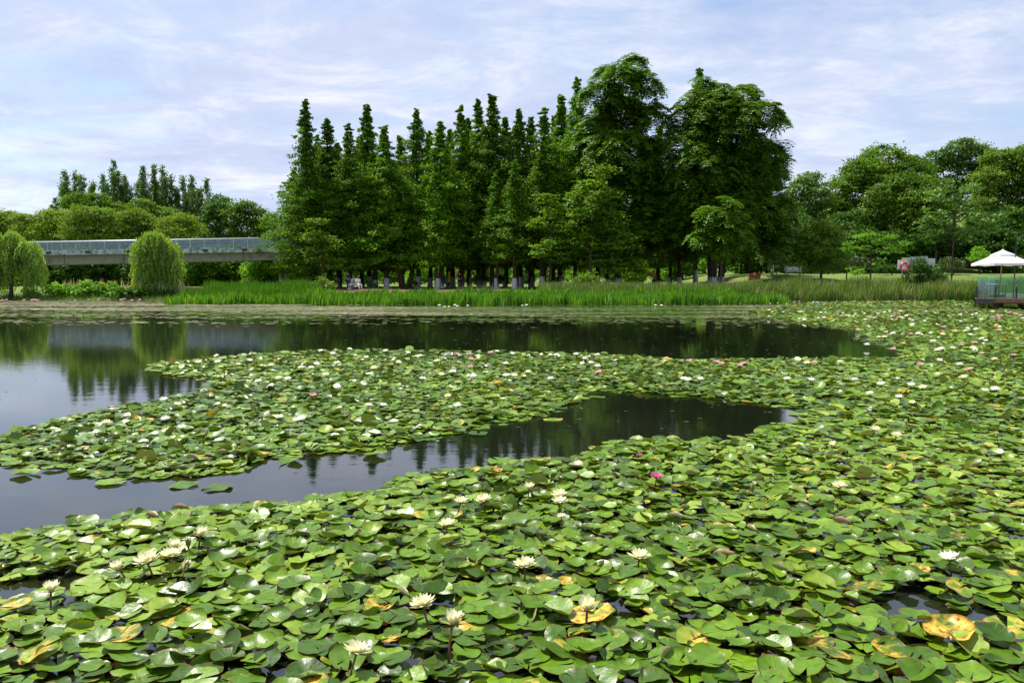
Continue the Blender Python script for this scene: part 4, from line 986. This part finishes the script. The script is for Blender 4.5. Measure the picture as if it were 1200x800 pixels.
for (px, py), c in allf:
    dist_ = 'near' if py > 485 else ('middle' if py > 440 else 'farther')
    flower(px, py, c, 0, 'small %s lily on the %s part of the middle pad bed, at its %s' % (c, dist_, side(px)), None, (1.0 if py < 460 else .85), 'lilies on the middle pad bed')
flower(242, 508, 'bud', 1, 'upright pale bud at the left of the middle pad bed', .1, 1.2)
cnt = 0
for k in range(150):
    px = frng.uniform(900, 1199) ; py = float(frng.choice([frng.uniform(353, 357.5), frng.uniform(364, 375), frng.uniform(372, 412)]))
    if py > 376 and px < 1010: continue
    if px > 1140 and py < 362: continue
    col = frng.choice(['white', 'white', 'cream', 'pink'] if py > 360 else ['white', 'white', 'white', 'cream'])
    flower(px, py, col, 0, 'distant %s lily on the far right pad bed %s' % (col, 'by the reeds' if py < 360 else ('before the deck' if px > 1120 else 'left of the deck')), None, frng.uniform(.95, 1.35) if py > 360 else .85, 'lilies on the far right pad bed')
for px in (985, 1160, 1168, 1175, 1182, 1190, 1195, 1180):
    flower(px + frng.normal() * 3, frng.uniform(366, 374), 'pink', 0, 'pale pink lily in the cluster below the deck pier', None, 1.5, 'pink lilies below the deck')
for px in (3, 8, 28, 31, 38, 41, 44, 47, 53, 88, 104, 116, 120, 142, 146, 155, 164):
    flower(px, 351 + frng.uniform(-.3, 1.8), 'pink', 0, 'tiny pink lily floating along the far left shore', None, frng.uniform(1.2, 2.0), 'pink lilies by the left shore')
for px in (515, 521, 526, 533, 536, 548, 612, 617, 768, 775):
    flower(px, 358.5 + frng.uniform(-.5, 1.5), 'white', 0, 'tiny white lily floating before the green shore bed', None, frng.uniform(1.2, 1.6), 'white lilies by the grove shore')

# ------------------------------------------------------------------ footbridge
YB = 84
bx0, bx1 = gx(-160, YB), gx(420, YB)
br = empty('footbridge', (0, YB, 0), 0, 'long concrete footbridge with glass railings crossing behind the willows', 'bridge')
def brz(py_left, py_right, x):      # height of a line running from photo x=30 to x=310
    xa, xb = gx(30, YB), gx(310, YB); t = (x - xa) / (xb - xa)
    return hz(py_left, YB) * (1 - t) + hz(py_right, YB) * t
def beam(name, ya, yb, pt, pb, mat, parent=br, x0=bx0, x1=bx1, bevel=0):
    b = BM(); vs = []
    for x in (x0, x1):
        for (y, py) in ((ya, pt), (yb, pt), (yb, pb), (ya, pb)): vs.append((x, y, brz(py[0], py[1], x)))
    b.add(vs, [(0, 1, 2, 3), (7, 6, 5, 4), (0, 4, 5, 1), (1, 5, 6, 2), (2, 6, 7, 3), (3, 7, 4, 0)])
    return b.build(name, mat, parent, bevel)
beam('girder', .5, 3.1, (299, 295), (311, 305), M['concrete'], bevel=.04)
beam('deck_slab', 0, 3.6, (294.3, 290.3), (299, 295), M['concrete'])
fa = beam('fascia', -.12, -.003, (293.5, 289.5), (299.4, 295.4), M['fascia'])
for i in range(14):                  # dark drain recesses in the fascia
    x = bx0 + 3 + i * 4.1; b = BM(); z = brz(296.5, 292.5, x); b.box(x, x + .55, -.145, -.121, z - .13, z + .13); b.build('drain_recess', M['blacksteel'], fa)
wr_ = np.random.default_rng(91); n = 900; wxs = wr_.uniform(gx(40, YB), gx(300, YB), n); m_ = vnoise(wxs * .8, wxs * 0 + 2, 71, 1) > -.1; wxs = wxs[m_]; n = len(wxs)
blades('bridge_weeds', wxs, np.full(n, YB + .35) + wr_.uniform(-.12, .12, n), np.array([brz(293.8, 289.8, q_) for q_ in wxs]), wr_.uniform(.15, .75, n), wr_.uniform(.03, .07, n), wr_, 'yellowish', 'yellowish weeds growing along the foot of the bridge railing', .5)
for i in range(9):
    x = bx0 + 2 + i * 6.3; b = BM(); b.box(x, x + .05, .47, .497, brz(311, 305, x) + .03, brz(299, 295, x) - .02); b.build('expansion_joint', M['dark_metal'], br)
for (yy, pt, pb, nm) in ((.02, (284.2, 279.2), (293.5, 289.5), 0), (3.5, (281.5, 276.5), (293.5, 289.5), 1)):
    step = 1.5; k = int((bx1 - bx0) / step)
    gl = BM()
    for i in range(k):
        x = bx0 + i * step
        xa, xb = x + .03, x + step - .03
        z0a, z0b = brz(*pb, xa) + .02, brz(*pb, xb) + .02; z1a, z1b = brz(*pt, xa) - .03, brz(*pt, xb) - .03
        g2 = BM(); g2.add([(xa, yy, z0a), (xb, yy, z0b), (xb, yy, z1b), (xa, yy, z1a), (xa, yy + .015, z0a), (xb, yy + .015, z0b), (xb, yy + .015, z1b), (xa, yy + .015, z1a)],
                          [(0, 1, 2, 3), (7, 6, 5, 4), (0, 4, 5, 1), (1, 5, 6, 2), (2, 6, 7, 3), (3, 7, 4, 0)])
        g2.build('glass_panel', M['bridgeglass'], br)
        p2 = BM(); zz0 = brz(*pb, x); p2.box(x - .02, x + .02, yy - .02, yy + .04, zz0, brz(*pt, x) - .005); p2.build('post', M['steel'], br)
    h = BM(); h.tube([(bx0, yy, brz(*pt, bx0)), (bx1, yy, brz(*pt, bx1))], .04, 8); h.build('handrail', M['steel'], br, smooth=True)
for px in (324, 330.5, -60):
    x = gx(px, YB); b = BM(); b.tube([(x, 1.8, -.3), (x, 1.8, brz(311, 305, x) + .05)], [.42 if px < 0 else .3, .32 if px < 0 else .24], 14); b.build('pier', M['concrete'], br, smooth=True)
x = gx(327, YB); b = BM(); b.box(x - .9, x + .9, .9, 2.7, brz(311, 305, x) - .35, brz(311, 305, x) + .01); b.build('pier_cap', M['concrete'], br, .03)
lw = BM()
for i in range(9):
    x0 = gx(150 + i * 13.5, 61.5); zb = gz(x0, 61.5); lw.box(x0, x0 + .93 * .95, 61.3, 61.9, zb - .3, hz(338.5, 61.5) + .03 * (i % 3))
tag(lw.build('low_wall', M['soil'], None, .03), 'low brown earth coloured wall behind the middle willow', 'wall')

# ------------------------------------------------------------------ deck, umbrella, furniture
DZ = .60
def poly_prism(name, pts, z0, z1, mat, parent, bevel=0):
    b = BM(); n_ = len(pts); b.add([(p[0], p[1], z0) for p in pts] + [(p[0], p[1], z1) for p in pts], [tuple(range(n_ - 1, -1, -1)), tuple(range(n_, 2 * n_))] + [(i, (i + 1) % n_, n_ + (i + 1) % n_, n_ + i) for i in range(n_)])
    return b.build(name, mat, parent, bevel)
p0 = (gx(1145, 42.9), 42.9); p1 = (gx(1168, 42), 42.0); p2 = (gx(1300, 39), 39.0); p3 = (gx(1300, 39) + 6, 56.0); p4 = (gx(1151, 56), 56.0)
dk = empty('viewing_deck', (0, 0, 0), 0, 'raised timber viewing deck with glass railing over the water', 'deck')
poly_prism('frame', [p0, p1, p2, p3, p4], DZ - .26, DZ - .045, M['dark_metal'], dk)
nb_ = 46
def clipline(yv):     # x extent of the deck at a given y
    P5 = [p0, p1, p2, p3, p4]; xs_ = []
    for i in range(5):
        a_, b_ = P5[i], P5[(i + 1) % 5]
        if (a_[1] - yv) * (b_[1] - yv) < 0: xs_.append(a_[0] + (b_[0] - a_[0]) * (yv - a_[1]) / (b_[1] - a_[1]))
    return (min(xs_), max(xs_)) if len(xs_) > 1 else None
bb = BM(); yv = 39.2
while yv < 55.8:
    c = clipline(yv)
    if c and c[1] - c[0] > .3: bb.box(c[0] - .03, c[1] + .03, yv - .065, yv + .065, DZ - .044, DZ - .004)
    yv += .14
bb.build('deck_boards', M['deckwood'], dk)
dv = Vector((p2[0] - p1[0], p2[1] - p1[1], 0)).normalized()
b = BM(); nrm = Vector((dv.y, -dv.x, 0)) * .05
q = [Vector((p1[0], p1[1], 0)), Vector((p2[0], p2[1], 0))]
poly_prism('wood_fascia', [tuple(q[0] + nrm)[:2], tuple(q[1] + nrm)[:2], tuple(q[1] + nrm * .06)[:2], tuple(q[0] + nrm * .06)[:2]], DZ - .2, DZ + .0, M['deckwood'], dk)
for (px, yy) in ((1171, 44), (1235, 43), (1200, 52)):
    b = BM(); b.tube([(gx(px, yy), yy, -.8), (gx(px, yy), yy, DZ - .262)], .27, 16); b.build('pier', M['concrete'], dk, smooth=True)
def rail(a_, b_, n_):
    a_ = Vector((*a_, 0)); b_ = Vector((*b_, 0)); d = (b_ - a_) / n_; u = d.normalized(); nn = Vector((-u.y, u.x, 0))
    for i in range(n_):
        s = a_ + d * i + u * .02; e = a_ + d * (i + 1) - u * .02
        g2 = BM(); t = nn * .006
        g2.add([(*(s - t).xy, DZ), (*(e - t).xy, DZ), (*(e - t).xy, DZ + 1.15), (*(s - t).xy, DZ + 1.15), (*(s + t).xy, DZ), (*(e + t).xy, DZ), (*(e + t).xy, DZ + 1.15), (*(s + t).xy, DZ + 1.15)], [(0, 1, 2, 3), (7, 6, 5, 4), (0, 4, 5, 1), (1, 5, 6, 2), (2, 6, 7, 3), (3, 7, 4, 0)])
        g2.build('glass_panel', M['deckglass'], dk)
        p_ = BM(); c_ = a_ + d * (i + 1); p_.box(c_.x - .03, c_.x + .03, c_.y - .03, c_.y + .03, DZ, DZ + .62); p_.build('post', M['blacksteel'], dk)
i0, i1, i2 = (p0[0] + .06, p0[1] + .05), (p1[0] + .03, p1[1] + .1), (p2[0], p2[1] + .1)
rail(i0, i1, 1); rail(i1, i2, 5); rail((p4[0] + .05, p4[1]), i0, 7)
# umbrella
ux, uy = gx(1173.5, 43.8), 43.8
um = empty('patio_umbrella', (ux, uy, DZ), 0, 'white two tier canvas umbrella on a wooden pole on the deck', 'umbrella')
nrib = 8
def canopy(z_edge, z_top, r_, r_in=.02, sag=.05, val=.14):
    b = BM(); vs = []; fs = []; m_ = nrib * 4
    for i in range(5):
        t = i / 4; rr = r_in + (r_ - r_in) * t
        for j in range(m_):
            a_ = 6.2832 * j / m_; fr_ = abs(((j % 4) / 4) * 2 - 1)      # 1 at rib
            k_ = 1 - (1 - fr_) * .06 * t
            z = z_top + (z_edge - z_top) * (t ** .85) - (1 - fr_) * sag * math.sin(math.pi * t)
            vs.append((rr * k_ * math.cos(a_), rr * k_ * math.sin(a_), z))
    for j in range(m_):
        x_, y_, z_ = vs[4 * m_ + j]; vs.append((x_ * 1.004, y_ * 1.004, z_ - val * (.8 + .2 * math.cos(j * 1.57))))
    for i in range(5):
        for j in range(m_): fs.append((i * m_ + j, i * m_ + (j + 1) % m_, (i + 1) * m_ + (j + 1) % m_, (i + 1) * m_ + j))
    b.add(vs, fs); return b
o = canopy(1.86, 2.42, 1.52, .35).build('canopy', M['canvas'], um, smooth=False)
o = canopy(2.34, 2.62, .62, .02, .02, .06).build('top_canopy', M['canvas'], um)
b = BM(); b.tube([(-.1, 0, .05), (.02, 0, 2.6)], .028, 10); b.lathe([(.001, .0), (.03, 0), (.035, .05), (.001, .09)], 10, (.02, 0, 2.6)); b.build('pole', M['polewood'], um, smooth=True)
for j in range(nrib):
    a_ = 6.2832 * j / nrib; b = BM(); b.tube([(.03 * math.cos(a_), .03 * math.sin(a_), 2.40), (1.5 * math.cos(a_), 1.5 * math.sin(a_), 1.84)], .012, 5); b.tube([(.03 * math.cos(a_), .03 * math.sin(a_), 1.75), (.8 * math.cos(a_), .8 * math.sin(a_), 2.12)], .01, 5); b.build('rib', M['polewood'], um)
b = BM(); b.box(-.42, .12, -.27, .27, .002, .16); b.tube([(-.1, 0, .15), (-.09, 0, .42)], .045, 10); b.build('base_box', M['blacksteel'], um, .02)
b = BM(); b.box(-.06, -.0, -.045, .045, 1.0, 1.1); b.tube([(-.03, -.04, 1.05), (-.03, -.1, 1.05), (-.03, -.1, 1.13)], .01, 6); b.build('crank', M['polewood'], um)
# lamp post with an arched head
lp = empty('lamp_post', (gx(1188.5, 43.2), 43.2, DZ), 0, 'slim black lamp post with an arched top beside the umbrella', 'lamp post')
b = BM(); pts = [(0, 0, 0), (0, 0, 1.2), (.02, 0, 2.9)] + [(.02 + .45 * (1 - math.cos(t)), 0, 2.9 + .45 * math.sin(t)) for t in np.linspace(.2, 1.9, 8)]
b.tube(pts, [.04, .028] + [.024] * (len(pts) - 2), 8); b.build('pole', M['blacksteel'], lp, smooth=True)
b = BM(); b.lathe([(.001, .04), (.06, .03), (.13, -.05), (.12, -.06), (.001, -.03)], 14, (pts[-1][0], 0, pts[-1][2] - .02)); b.build('lamp_head', M['blacksteel'], lp, smooth=True)
b = BM(); b.lathe([(.1, 0), (.1, .02), (.05, .05)], 14); b.build('base', M['blacksteel'], lp)
def chair(x, y, rz, label):
    c = empty('chair', (x, y, DZ), rz, label, 'chair', 'dark chairs on the deck')
    b = BM(); b.box(-.24, .24, -.23, .23, .42, .46); b.build('seat', M['dark_metal'], c, .01)
    b = BM()
    for k in range(5): b.box(-.23, .23, .21 + .03 * k * .4, .235 + .03 * k * .4, .50 + k * .085, .56 + k * .085)
    b.tube([(-.24, .22, .44), (-.24, .30, .95)], .014, 6); b.tube([(.24, .22, .44), (.24, .30, .95)], .014, 6); b.tube([(-.24, .30, .95), (.24, .30, .95)], .014, 6); b.build('backrest', M['dark_metal'], c)
    for sx_ in (-1, 1):
        for sy_ in (-1, 1):
            b = BM(); b.tube([(sx_ * .22, sy_ * .21, .43), (sx_ * .24, sy_ * .25, 0)], [.016, .013], 6); b.build('leg', M['dark_metal'], c)
        b = BM(); b.tube([(sx_ * .24, -.2, .44), (sx_ * .25, -.2, .64), (sx_ * .25, .25, .66)], .014, 6); b.build('armrest', M['dark_metal'], c)
chair(gx(1158, 45.5), 45.5, R(80), 'dark slatted chair facing right at the deck table')
chair(gx(1169, 46.9), 46.9, R(5), 'dark chair behind the deck table')
tb_ = empty('table', (gx(1168, 45.6), 45.6, DZ), 0, 'small square dark table under the umbrella', 'table')
b = BM(); b.box(-.38, .38, -.38, .38, .71, .74); b.build('tabletop', M['greyboard'], tb_, .008)
for sx_ in (-1, 1):
    for sy_ in (-1, 1):
        b = BM(); b.box(sx_ * .33 - .02, sx_ * .33 + .02, sy_ * .33 - .02, sy_ * .33 + .02, 0, .708); b.build('leg', M['dark_metal'], tb_)

# lifebuoy on its post
lx, ly = gx(1058, 60.5), 60.5; lz = gz(lx, ly)
ls = empty('lifebuoy_stand', (lx, ly, lz), 0, 'thin post with a pale notice board holding the lifebuoy', 'stand')
top = hz(304, ly) - lz
b = BM(); b.tube([(0, .06, 0), (0, .06, top - .15)], .03, 8); b.build('post', M['dark_metal'], ls)
b = BM(); b.box(-.42, .28, .025, .05, top - .75, top - .05); b.build('board', M['white'], ls, .005)
b = BM(); b.box(-.20, .26, .012, .022, top - .17, top - .07); b.build('title_strip', M['yellowcloth'], ls)
b = BM(); b.tube([(0, .03, top - .22), (0, -.12, top - .20)], .012, 6); b.build('hook', M['dark_metal'], ls)
bm_ = bmesh.new(); me = bpy.data.meshes.new('lifebuoy')
def torus(Ra, ra, a0, a1, n1, n2=12, closed=True):
    b = BM(); vs = []; fs = []; m_ = n1 if closed else n1 + 1
    for i in range(m_):
        t = a0 + (a1 - a0) * i / n1
        for j in range(n2):
            u = 6.2832 * j / n2; rr = Ra + ra * math.cos(u); vs.append((rr * math.cos(t), ra * .8 * math.sin(u), rr * math.sin(t)))
    for i in range(n1):
        for j in range(n2): fs.append((i * n2 + j, i * n2 + (j + 1) % n2, ((i + 1) % m_) * n2 + (j + 1) % n2, ((i + 1) % m_) * n2 + j))
    b.add(vs, fs); return b
lb = empty('lifebuoy', (lx + .06, ly - .08, lz + top - .55), 0, 'round red lifebuoy with pale bands hanging at the reed edge', 'lifebuoy')
torus(.29, .072, 0, 6.28318, 36).build('ring', M['red'], lb, smooth=True)
for k in range(4):
    a_ = k * 1.5708 + .6; torus(.29, .0745, a_, a_ + .13, 3, 12, False).build('band', M['white'], lb, smooth=True)
bm_.free(); bpy.data.meshes.remove(me)
# grey boards on the lawn
gb = empty('notice_boards', (gx(1075, 76), 76, gz(gx(1075, 76), 76)), 0, 'row of pale grey weathered boards of uneven height behind the shrubs', 'boards')
zb = gb.location.z
for i, (a_, b_, t_) in enumerate([(1056, 1066, 302), (1066.4, 1078, 301), (1078.4, 1086, 300.5), (1086.4, 1095, 303)]):
    b = BM(); b.box(gx(a_, 76) - gb.location.x, gx(b_, 76) - gb.location.x, -.04 + .02 * (i % 2), .04, hz(311, 76) - zb, hz(t_, 76) - zb)
    for q_ in (0.15, .85):
        xx = (gx(a_, 76) * (1 - q_) + gx(b_, 76) * q_) - gb.location.x; b.box(xx - .03, xx + .03, .041, .09, -.1, hz(t_, 76) - zb - .02)
    b.build('board', M['greyboard'], gb, .01)
    for q in range(3):
        zz_ = hz(303.5 + q * 2.4, 76) - zb; b = BM(); b.box(gx(a_ + .8, 76) - gb.location.x, gx(b_ - 1, 76) - gb.location.x, -.055, -.045, zz_ - .03, zz_ + .03); b.build('slat', M['white'], gb)
# pale bench and terracotta bins, far
def bench(px, Yd, label, rz=0):
    x = gx(px, Yd); o = empty('park_bench', (x, Yd, gz(x, Yd)), rz, label, 'bench', 'benches in the park')
    b = BM()
    for k in range(4): b.box(-.8, .8, -.22 + k * .12, -.12 + k * .12, .43, .47)
    b.build('seat', M['white'], o)
    b = BM()
    for k in range(3): b.box(-.8, .8, .26, .29, .55 + k * .13, .64 + k * .13)
    b.build('backrest', M['white'], o)
    for s in (-1, 1):
        b = BM(); b.box(s * .65 - .03, s * .65 + .03, -.2, -.14, 0, .428); b.box(s * .65 - .03, s * .65 + .03, .2, .255, 0, .9); b.build('leg', M['concrete'], o)
bench(930, 78, 'white slatted bench left of the round olive tree'); bench(836, 96, 'white bench seen between the stems of the round crowned tree'); bench(702, 98, 'pale bench beyond the tallest tree')
for i, (px, c) in enumerate([(880, 'terra'), (887.5, 'terra')]):
    Yd = 78; x = gx(px, Yd); o = empty('planter_box', (x, Yd, gz(x, Yd)), 0, ['darker terracotta planter box at the lawn edge, left of a pair', 'pinker terracotta planter box at the lawn edge, right of a pair'][i], 'planter', 'terracotta planters')
    b = BM(); b.add([(-.24, -.2, 0), (.24, -.2, 0), (.24, .2, 0), (-.24, .2, 0), (-.27, -.23, .55), (.27, -.23, .55), (.27, .23, .55), (-.27, .23, .55)], [(3, 2, 1, 0), (4, 5, 6, 7), (0, 1, 5, 4), (1, 2, 6, 5), (2, 3, 7, 6), (3, 0, 4, 7)]); b.build('box', M[c], o, .01)
    b = BM(); b.box(-.3, .3, -.26, .26, .552, .62); b.build('rim', M[c], o, .01)
# yellow strips and blue sign in the grove
for i, (px, t_, b_, Yd) in enumerate([(482, 319, 327, 85), (526.5, 318, 331, 83), (569.5, 314, 324, 86), (409, 316, 322, 84)]):
    x = gx(px, Yd); z0 = gz(x, Yd); o = empty('yellow_banner', (x, Yd, z0), 0, 'narrow yellow banner on a pole in the grove, %s from the left' % ['second', 'third', 'rightmost', 'leftmost'][i], 'banner', 'yellow banners in the grove')
    if i == 3: o['label'] = 'short narrow yellow banner on a pole, leftmost one in the grove'
    b = BM(); b.tube([(-.13, 0, 0), (-.13, 0, hz(t_, Yd) - z0 + .05)], .02, 6); b.build('pole', M['dark_metal'], o)
    b = BM(); b.box(-.11, .13, -.01, .01, hz(b_, Yd) - z0, hz(t_, Yd) - z0); b.build('cloth', M['yellowcloth'], o)
x = gx(620, 88); z0 = gz(x, 88); o = empty('blue_sign', (x, 88, z0), 0, 'blue and white sign board standing among the grove trunks', 'sign')
b = BM(); b.tube([(-.3, .04, 0), (-.3, .04, 2.5)], .03, 6); b.tube([(.3, .04, 0), (.3, .04, 2.5)], .03, 6); b.build('posts', M['steel'], o)
b = BM(); b.box(-.42, .42, -.02, .02, 1.5, 2.5); b.build('panel', M['bluesign'], o)
b = BM(); b.box(-.34, .34, -.03, -.022, 1.62, 1.85); b.build('pale_strip', M['white'], o)

# ------------------------------------------------------------------ people
def skinned(name, joints, edges, mat, parent=None, sub=1, root=0):
    me = bpy.data.meshes.new(name); me.from_pydata([j[:3] for j in joints], edges, []); me.update()
    o = link(name, me, mat, parent)
    sk = o.modifiers.new('skin', 'SKIN'); sk.use_smooth_shade = True
    L = me.skin_vertices[0] if len(me.skin_vertices) else None
    if L is None:
        bpy.context.view_layer.objects.active = o
        bmm = bmesh.new(); bmm.from_mesh(me); bmm.verts.layers.skin.verify(); bmm.to_mesh(me); bmm.free(); L = me.skin_vertices[0]
    for i, j in enumerate(joints):
        r_ = j[3]; L.data[i].radius = (r_, j[4] if len(j) > 4 else r_); L.data[i].use_root = (i == root)
    ss = o.modifiers.new('sub', 'SUBSURF'); ss.levels = sub; ss.render_levels = sub
    return o
def person(px, Yd, rz, label, top, legs, hat=None, sit=False, h=1.68, hair='hair', dz=0):
    x = gx(px, Yd); root = empty('person', (x, Yd, gz(x, Yd) + dz), rz, label, 'person', 'visitors in the park'); s = h / 1.7
    hip = .92 if not sit else .46
    J = []; E = []
    def j(*a_): J.append(tuple(v * s for v in a_)); return len(J) - 1
    pel = j(0, 0, hip, .13, .10); ab = j(0, 0, hip + .2, .12, .09); ch = j(0, .0, hip + .42, .15, .10); nk = j(0, 0, hip + .56, .055); hd = j(0, -.02, hip + .64, .07, .08); cr = j(0, -.02, hip + .73, .07, .085)
    E += [(pel, ab), (ab, ch), (ch, nk), (nk, hd), (hd, cr)]
    arms = []; lg = []
    for q in (-1, 1):
        sh_ = j(q * .19, 0, hip + .48, .052); el = j(q * .25, .03 if q > 0 else -.05, hip + .22, .038); wr = j(q * .24, -.10 if q > 0 else -.14, hip + .02, .026)
        pa = j(q * .235, -.12 if q > 0 else -.17, hip - .06, .03, .016)
        E += [(ch, sh_), (sh_, el), (el, wr), (wr, pa)]; arms.append((sh_, el, wr))
        bx_, by_, bz_ = J[pa][0] / s, J[pa][1] / s, J[pa][2] / s
        for fi in range(5):
            if fi < 4: f1 = j(bx_, by_ - .022 + fi * .015, bz_ - .055, .008); f2 = j(bx_ - q * .012, by_ - .024 + fi * .016, bz_ - .085 + abs(fi - 1.3) * .006, .007); E += [(pa, f1), (f1, f2)]
            else: f1 = j(bx_ - q * .01, by_ - .042, bz_ - .015, .009); f2 = j(bx_ - q * .02, by_ - .052, bz_ - .045, .008); E += [(wr, f1), (f1, f2)]
        if sit: th_ = j(q * .10, -.05, hip, .085); kn = j(q * .13, -.42, hip + .02, .058); an = j(q * .12, -.45, .08, .04); to = j(q * .13, -.60, .035, .035)
        else: th_ = j(q * .09, 0, hip - .1, .085); kn = j(q * .10, -.06 * q - .03, hip - .45, .058); an = j(q * .10, .09 * q, .08, .04); to = j(q * .11, .09 * q - .15, .035, .035)
        E += [(pel, th_), (th_, kn), (kn, an), (an, to)]; lg.append((th_, kn, an))
    skinned('body', J, E, M['skin'], root)
    G = lambda i, d: (*J[i][:3], J[i][3] + d, (J[i][4] if len(J[i]) > 4 else J[i][3]) + d)
    TJ = [G(pel, .012), G(ab, .015), G(ch, .015), (*[v for v in (J[nk][0], J[nk][1], J[nk][2] - .03)], .07)]; TE = [(0, 1), (1, 2), (2, 3)]
    for (a1, a2, a3) in arms:
        k = len(TJ); TJ += [G(a1, .018), G(a2, .016)]; TE += [(2, k), (k, k + 1)]
    skinned('shirt', TJ, TE, M[top], root)
    TJ = [G(pel, .022)]; TE = []
    for (a1, a2, a3) in lg:
        k = len(TJ); TJ += [G(a1, .02), G(a2, .02), G(a3, .02)]; TE += [(0, k), (k, k + 1), (k + 1, k + 2)]
    skinned('trousers', TJ, TE, M[legs], root)
    b = BM(); c_ = (0, .005 * s, (hip + .70) * s); b.lathe([(.001, .125 * s), (.05 * s, .115 * s), (.088 * s, .07 * s), (.10 * s, .01), (.092 * s, -.03 * s)], 14, c_); b.build('hair', M[hair], root, smooth=True)
    b = BM(); zf = (hip + .675) * s
    for q in (-1, 1): b.box(q * .032 - .012, q * .032 + .012, -.118 * s, -.10 * s, zf, zf + .012)
    b.box(-.02, .02, -.112 * s, -.098 * s, zf - .055, zf - .045); b.build('eyes_and_mouth', M['hair'], root)
    b = BM(); b.box(-.01, .01, -.128 * s, -.1 * s, zf - .035, zf); b.build('nose', M['skin'], root)
    if hat:
        b = BM(); b.lathe([(.001, .16), (.09, .15), (.105, .09), (.19, .06), (.185, .052), (.10, .07)], 18, c_); b.build('hat', M[hat], root, smooth=True)
    return root
person(48, 76, R(60), 'person in a white shirt and sun hat walking under the bridge', 'cloth_white', 'cloth_black', 'cloth_white')
person(538, 80, R(10), 'person in maroon top and black trousers standing among the trunks', 'cloth_maroon', 'cloth_black')
person(408, 78, R(200), 'person in dark blue standing beside a whitewashed trunk', 'cloth_blue', 'cloth_blue')
person(414, 70, R(-40), 'crouching person in grey, left of the two by the left of the grove', 'cloth_grey', 'cloth_grey', None, True, 1.5, dz=.12)
person(419.5, 70, R(40), 'person in white bending low beside the one in grey', 'cloth_white', 'cloth_white', None, True, 1.55, dz=.12)
person(290, 84, R(90), 'small person in orange under the bridge right end', 'cloth_orange', 'cloth_grey', None, False, 1.25)
person(766, 80, R(0), 'person in black with an orange garment left of the round crowned tree', 'cloth_orange', 'cloth_black')

# ------------------------------------------------------------------ sky and sun
SUN_EL, SUN_AZ = R(63), R(-55)       # azimuth measured from straight ahead (+Y), negative = left
wd = bpy.data.worlds.new('World'); sc.world = wd; wd.use_nodes = True
nt = wd.node_tree; bg = nt.nodes['Background']
sky = nd(nt, 'ShaderNodeTexSky'); sky.sky_type = 'NISHITA'; sky.sun_disc = False; sky.sun_elevation = SUN_EL; sky.sun_rotation = SUN_AZ
sky.air_density = 1.0; sky.dust_density = 1.0; sky.ozone_density = 2.0
tc = nd(nt, 'ShaderNodeTexCoord')
sx = nd(nt, 'ShaderNodeSeparateXYZ'); nt.links.new(tc.outputs['Generated'], sx.inputs[0])
zc = math_(nt, 'ADD', math_(nt, 'MAXIMUM', sx.outputs[2], 0.0), .16)
cx = nd(nt, 'ShaderNodeCombineXYZ')
nt.links.new(math_(nt, 'DIVIDE', sx.outputs[0], zc), cx.inputs[0]); nt.links.new(math_(nt, 'DIVIDE', sx.outputs[1], zc), cx.inputs[1])
mp = nd(nt, 'ShaderNodeMapping'); mp.inputs['Scale'].default_value = (.85, 1.15, 1); mp.inputs['Rotation'].default_value = (0, 0, R(14)); nt.links.new(cx.outputs[0], mp.inputs[0])
n1 = noise(nt, 1.0, mp.outputs[0], 10, .58, .35); n2 = noise(nt, 5.0, mp.outputs[0], 9, .66, .5)
cover = math_(nt, 'ADD', math_(nt, 'MULTIPLY', n1, .68), math_(nt, 'MULTIPLY', n2, .32))
cm = ramp(nt, cover, [(.36, (.1, .1, .1)), (.45, (.6, .6, .6)), (.54, (1, 1, 1))])
shade = ramp(nt, noise(nt, 2.3, mp.outputs[0], 12, .66, .4), [(.32, (3.2, 3.75, 5.3)), (.5, (3.9, 4.35, 5.6)), (.66, (5.4, 5.55, 6.1))])
col = mixc(nt, cm, sky.outputs[0], shade)
nt.links.new(col, bg.inputs[0]); bg.inputs[1].default_value = .1
sd = bpy.data.lights.new('sun', 'SUN'); so = bpy.data.objects.new('sun', sd); COL.objects.link(so)
sd.energy = 4.6; sd.angle = R(.5); sd.color = (1, .96, .9)
dirv = Vector((math.sin(SUN_AZ) * math.cos(SUN_EL), math.cos(SUN_AZ) * math.cos(SUN_EL), math.sin(SUN_EL)))
so.rotation_euler = dirv.to_track_quat('Z', 'Y').to_euler(); so.location = (0, 0, 60)
vs_ = sc.view_settings; vs_.view_transform = 'Standard'; vs_.look = 'None'; vs_.exposure = .8; vs_.gamma = 1; vs_.use_curve_mapping = False
sc.cycles.max_bounces = 6; sc.cycles.diffuse_bounces = 3; sc.cycles.glossy_bounces = 3; sc.cycles.transmission_bounces = 4; sc.cycles.transparent_max_bounces = 8
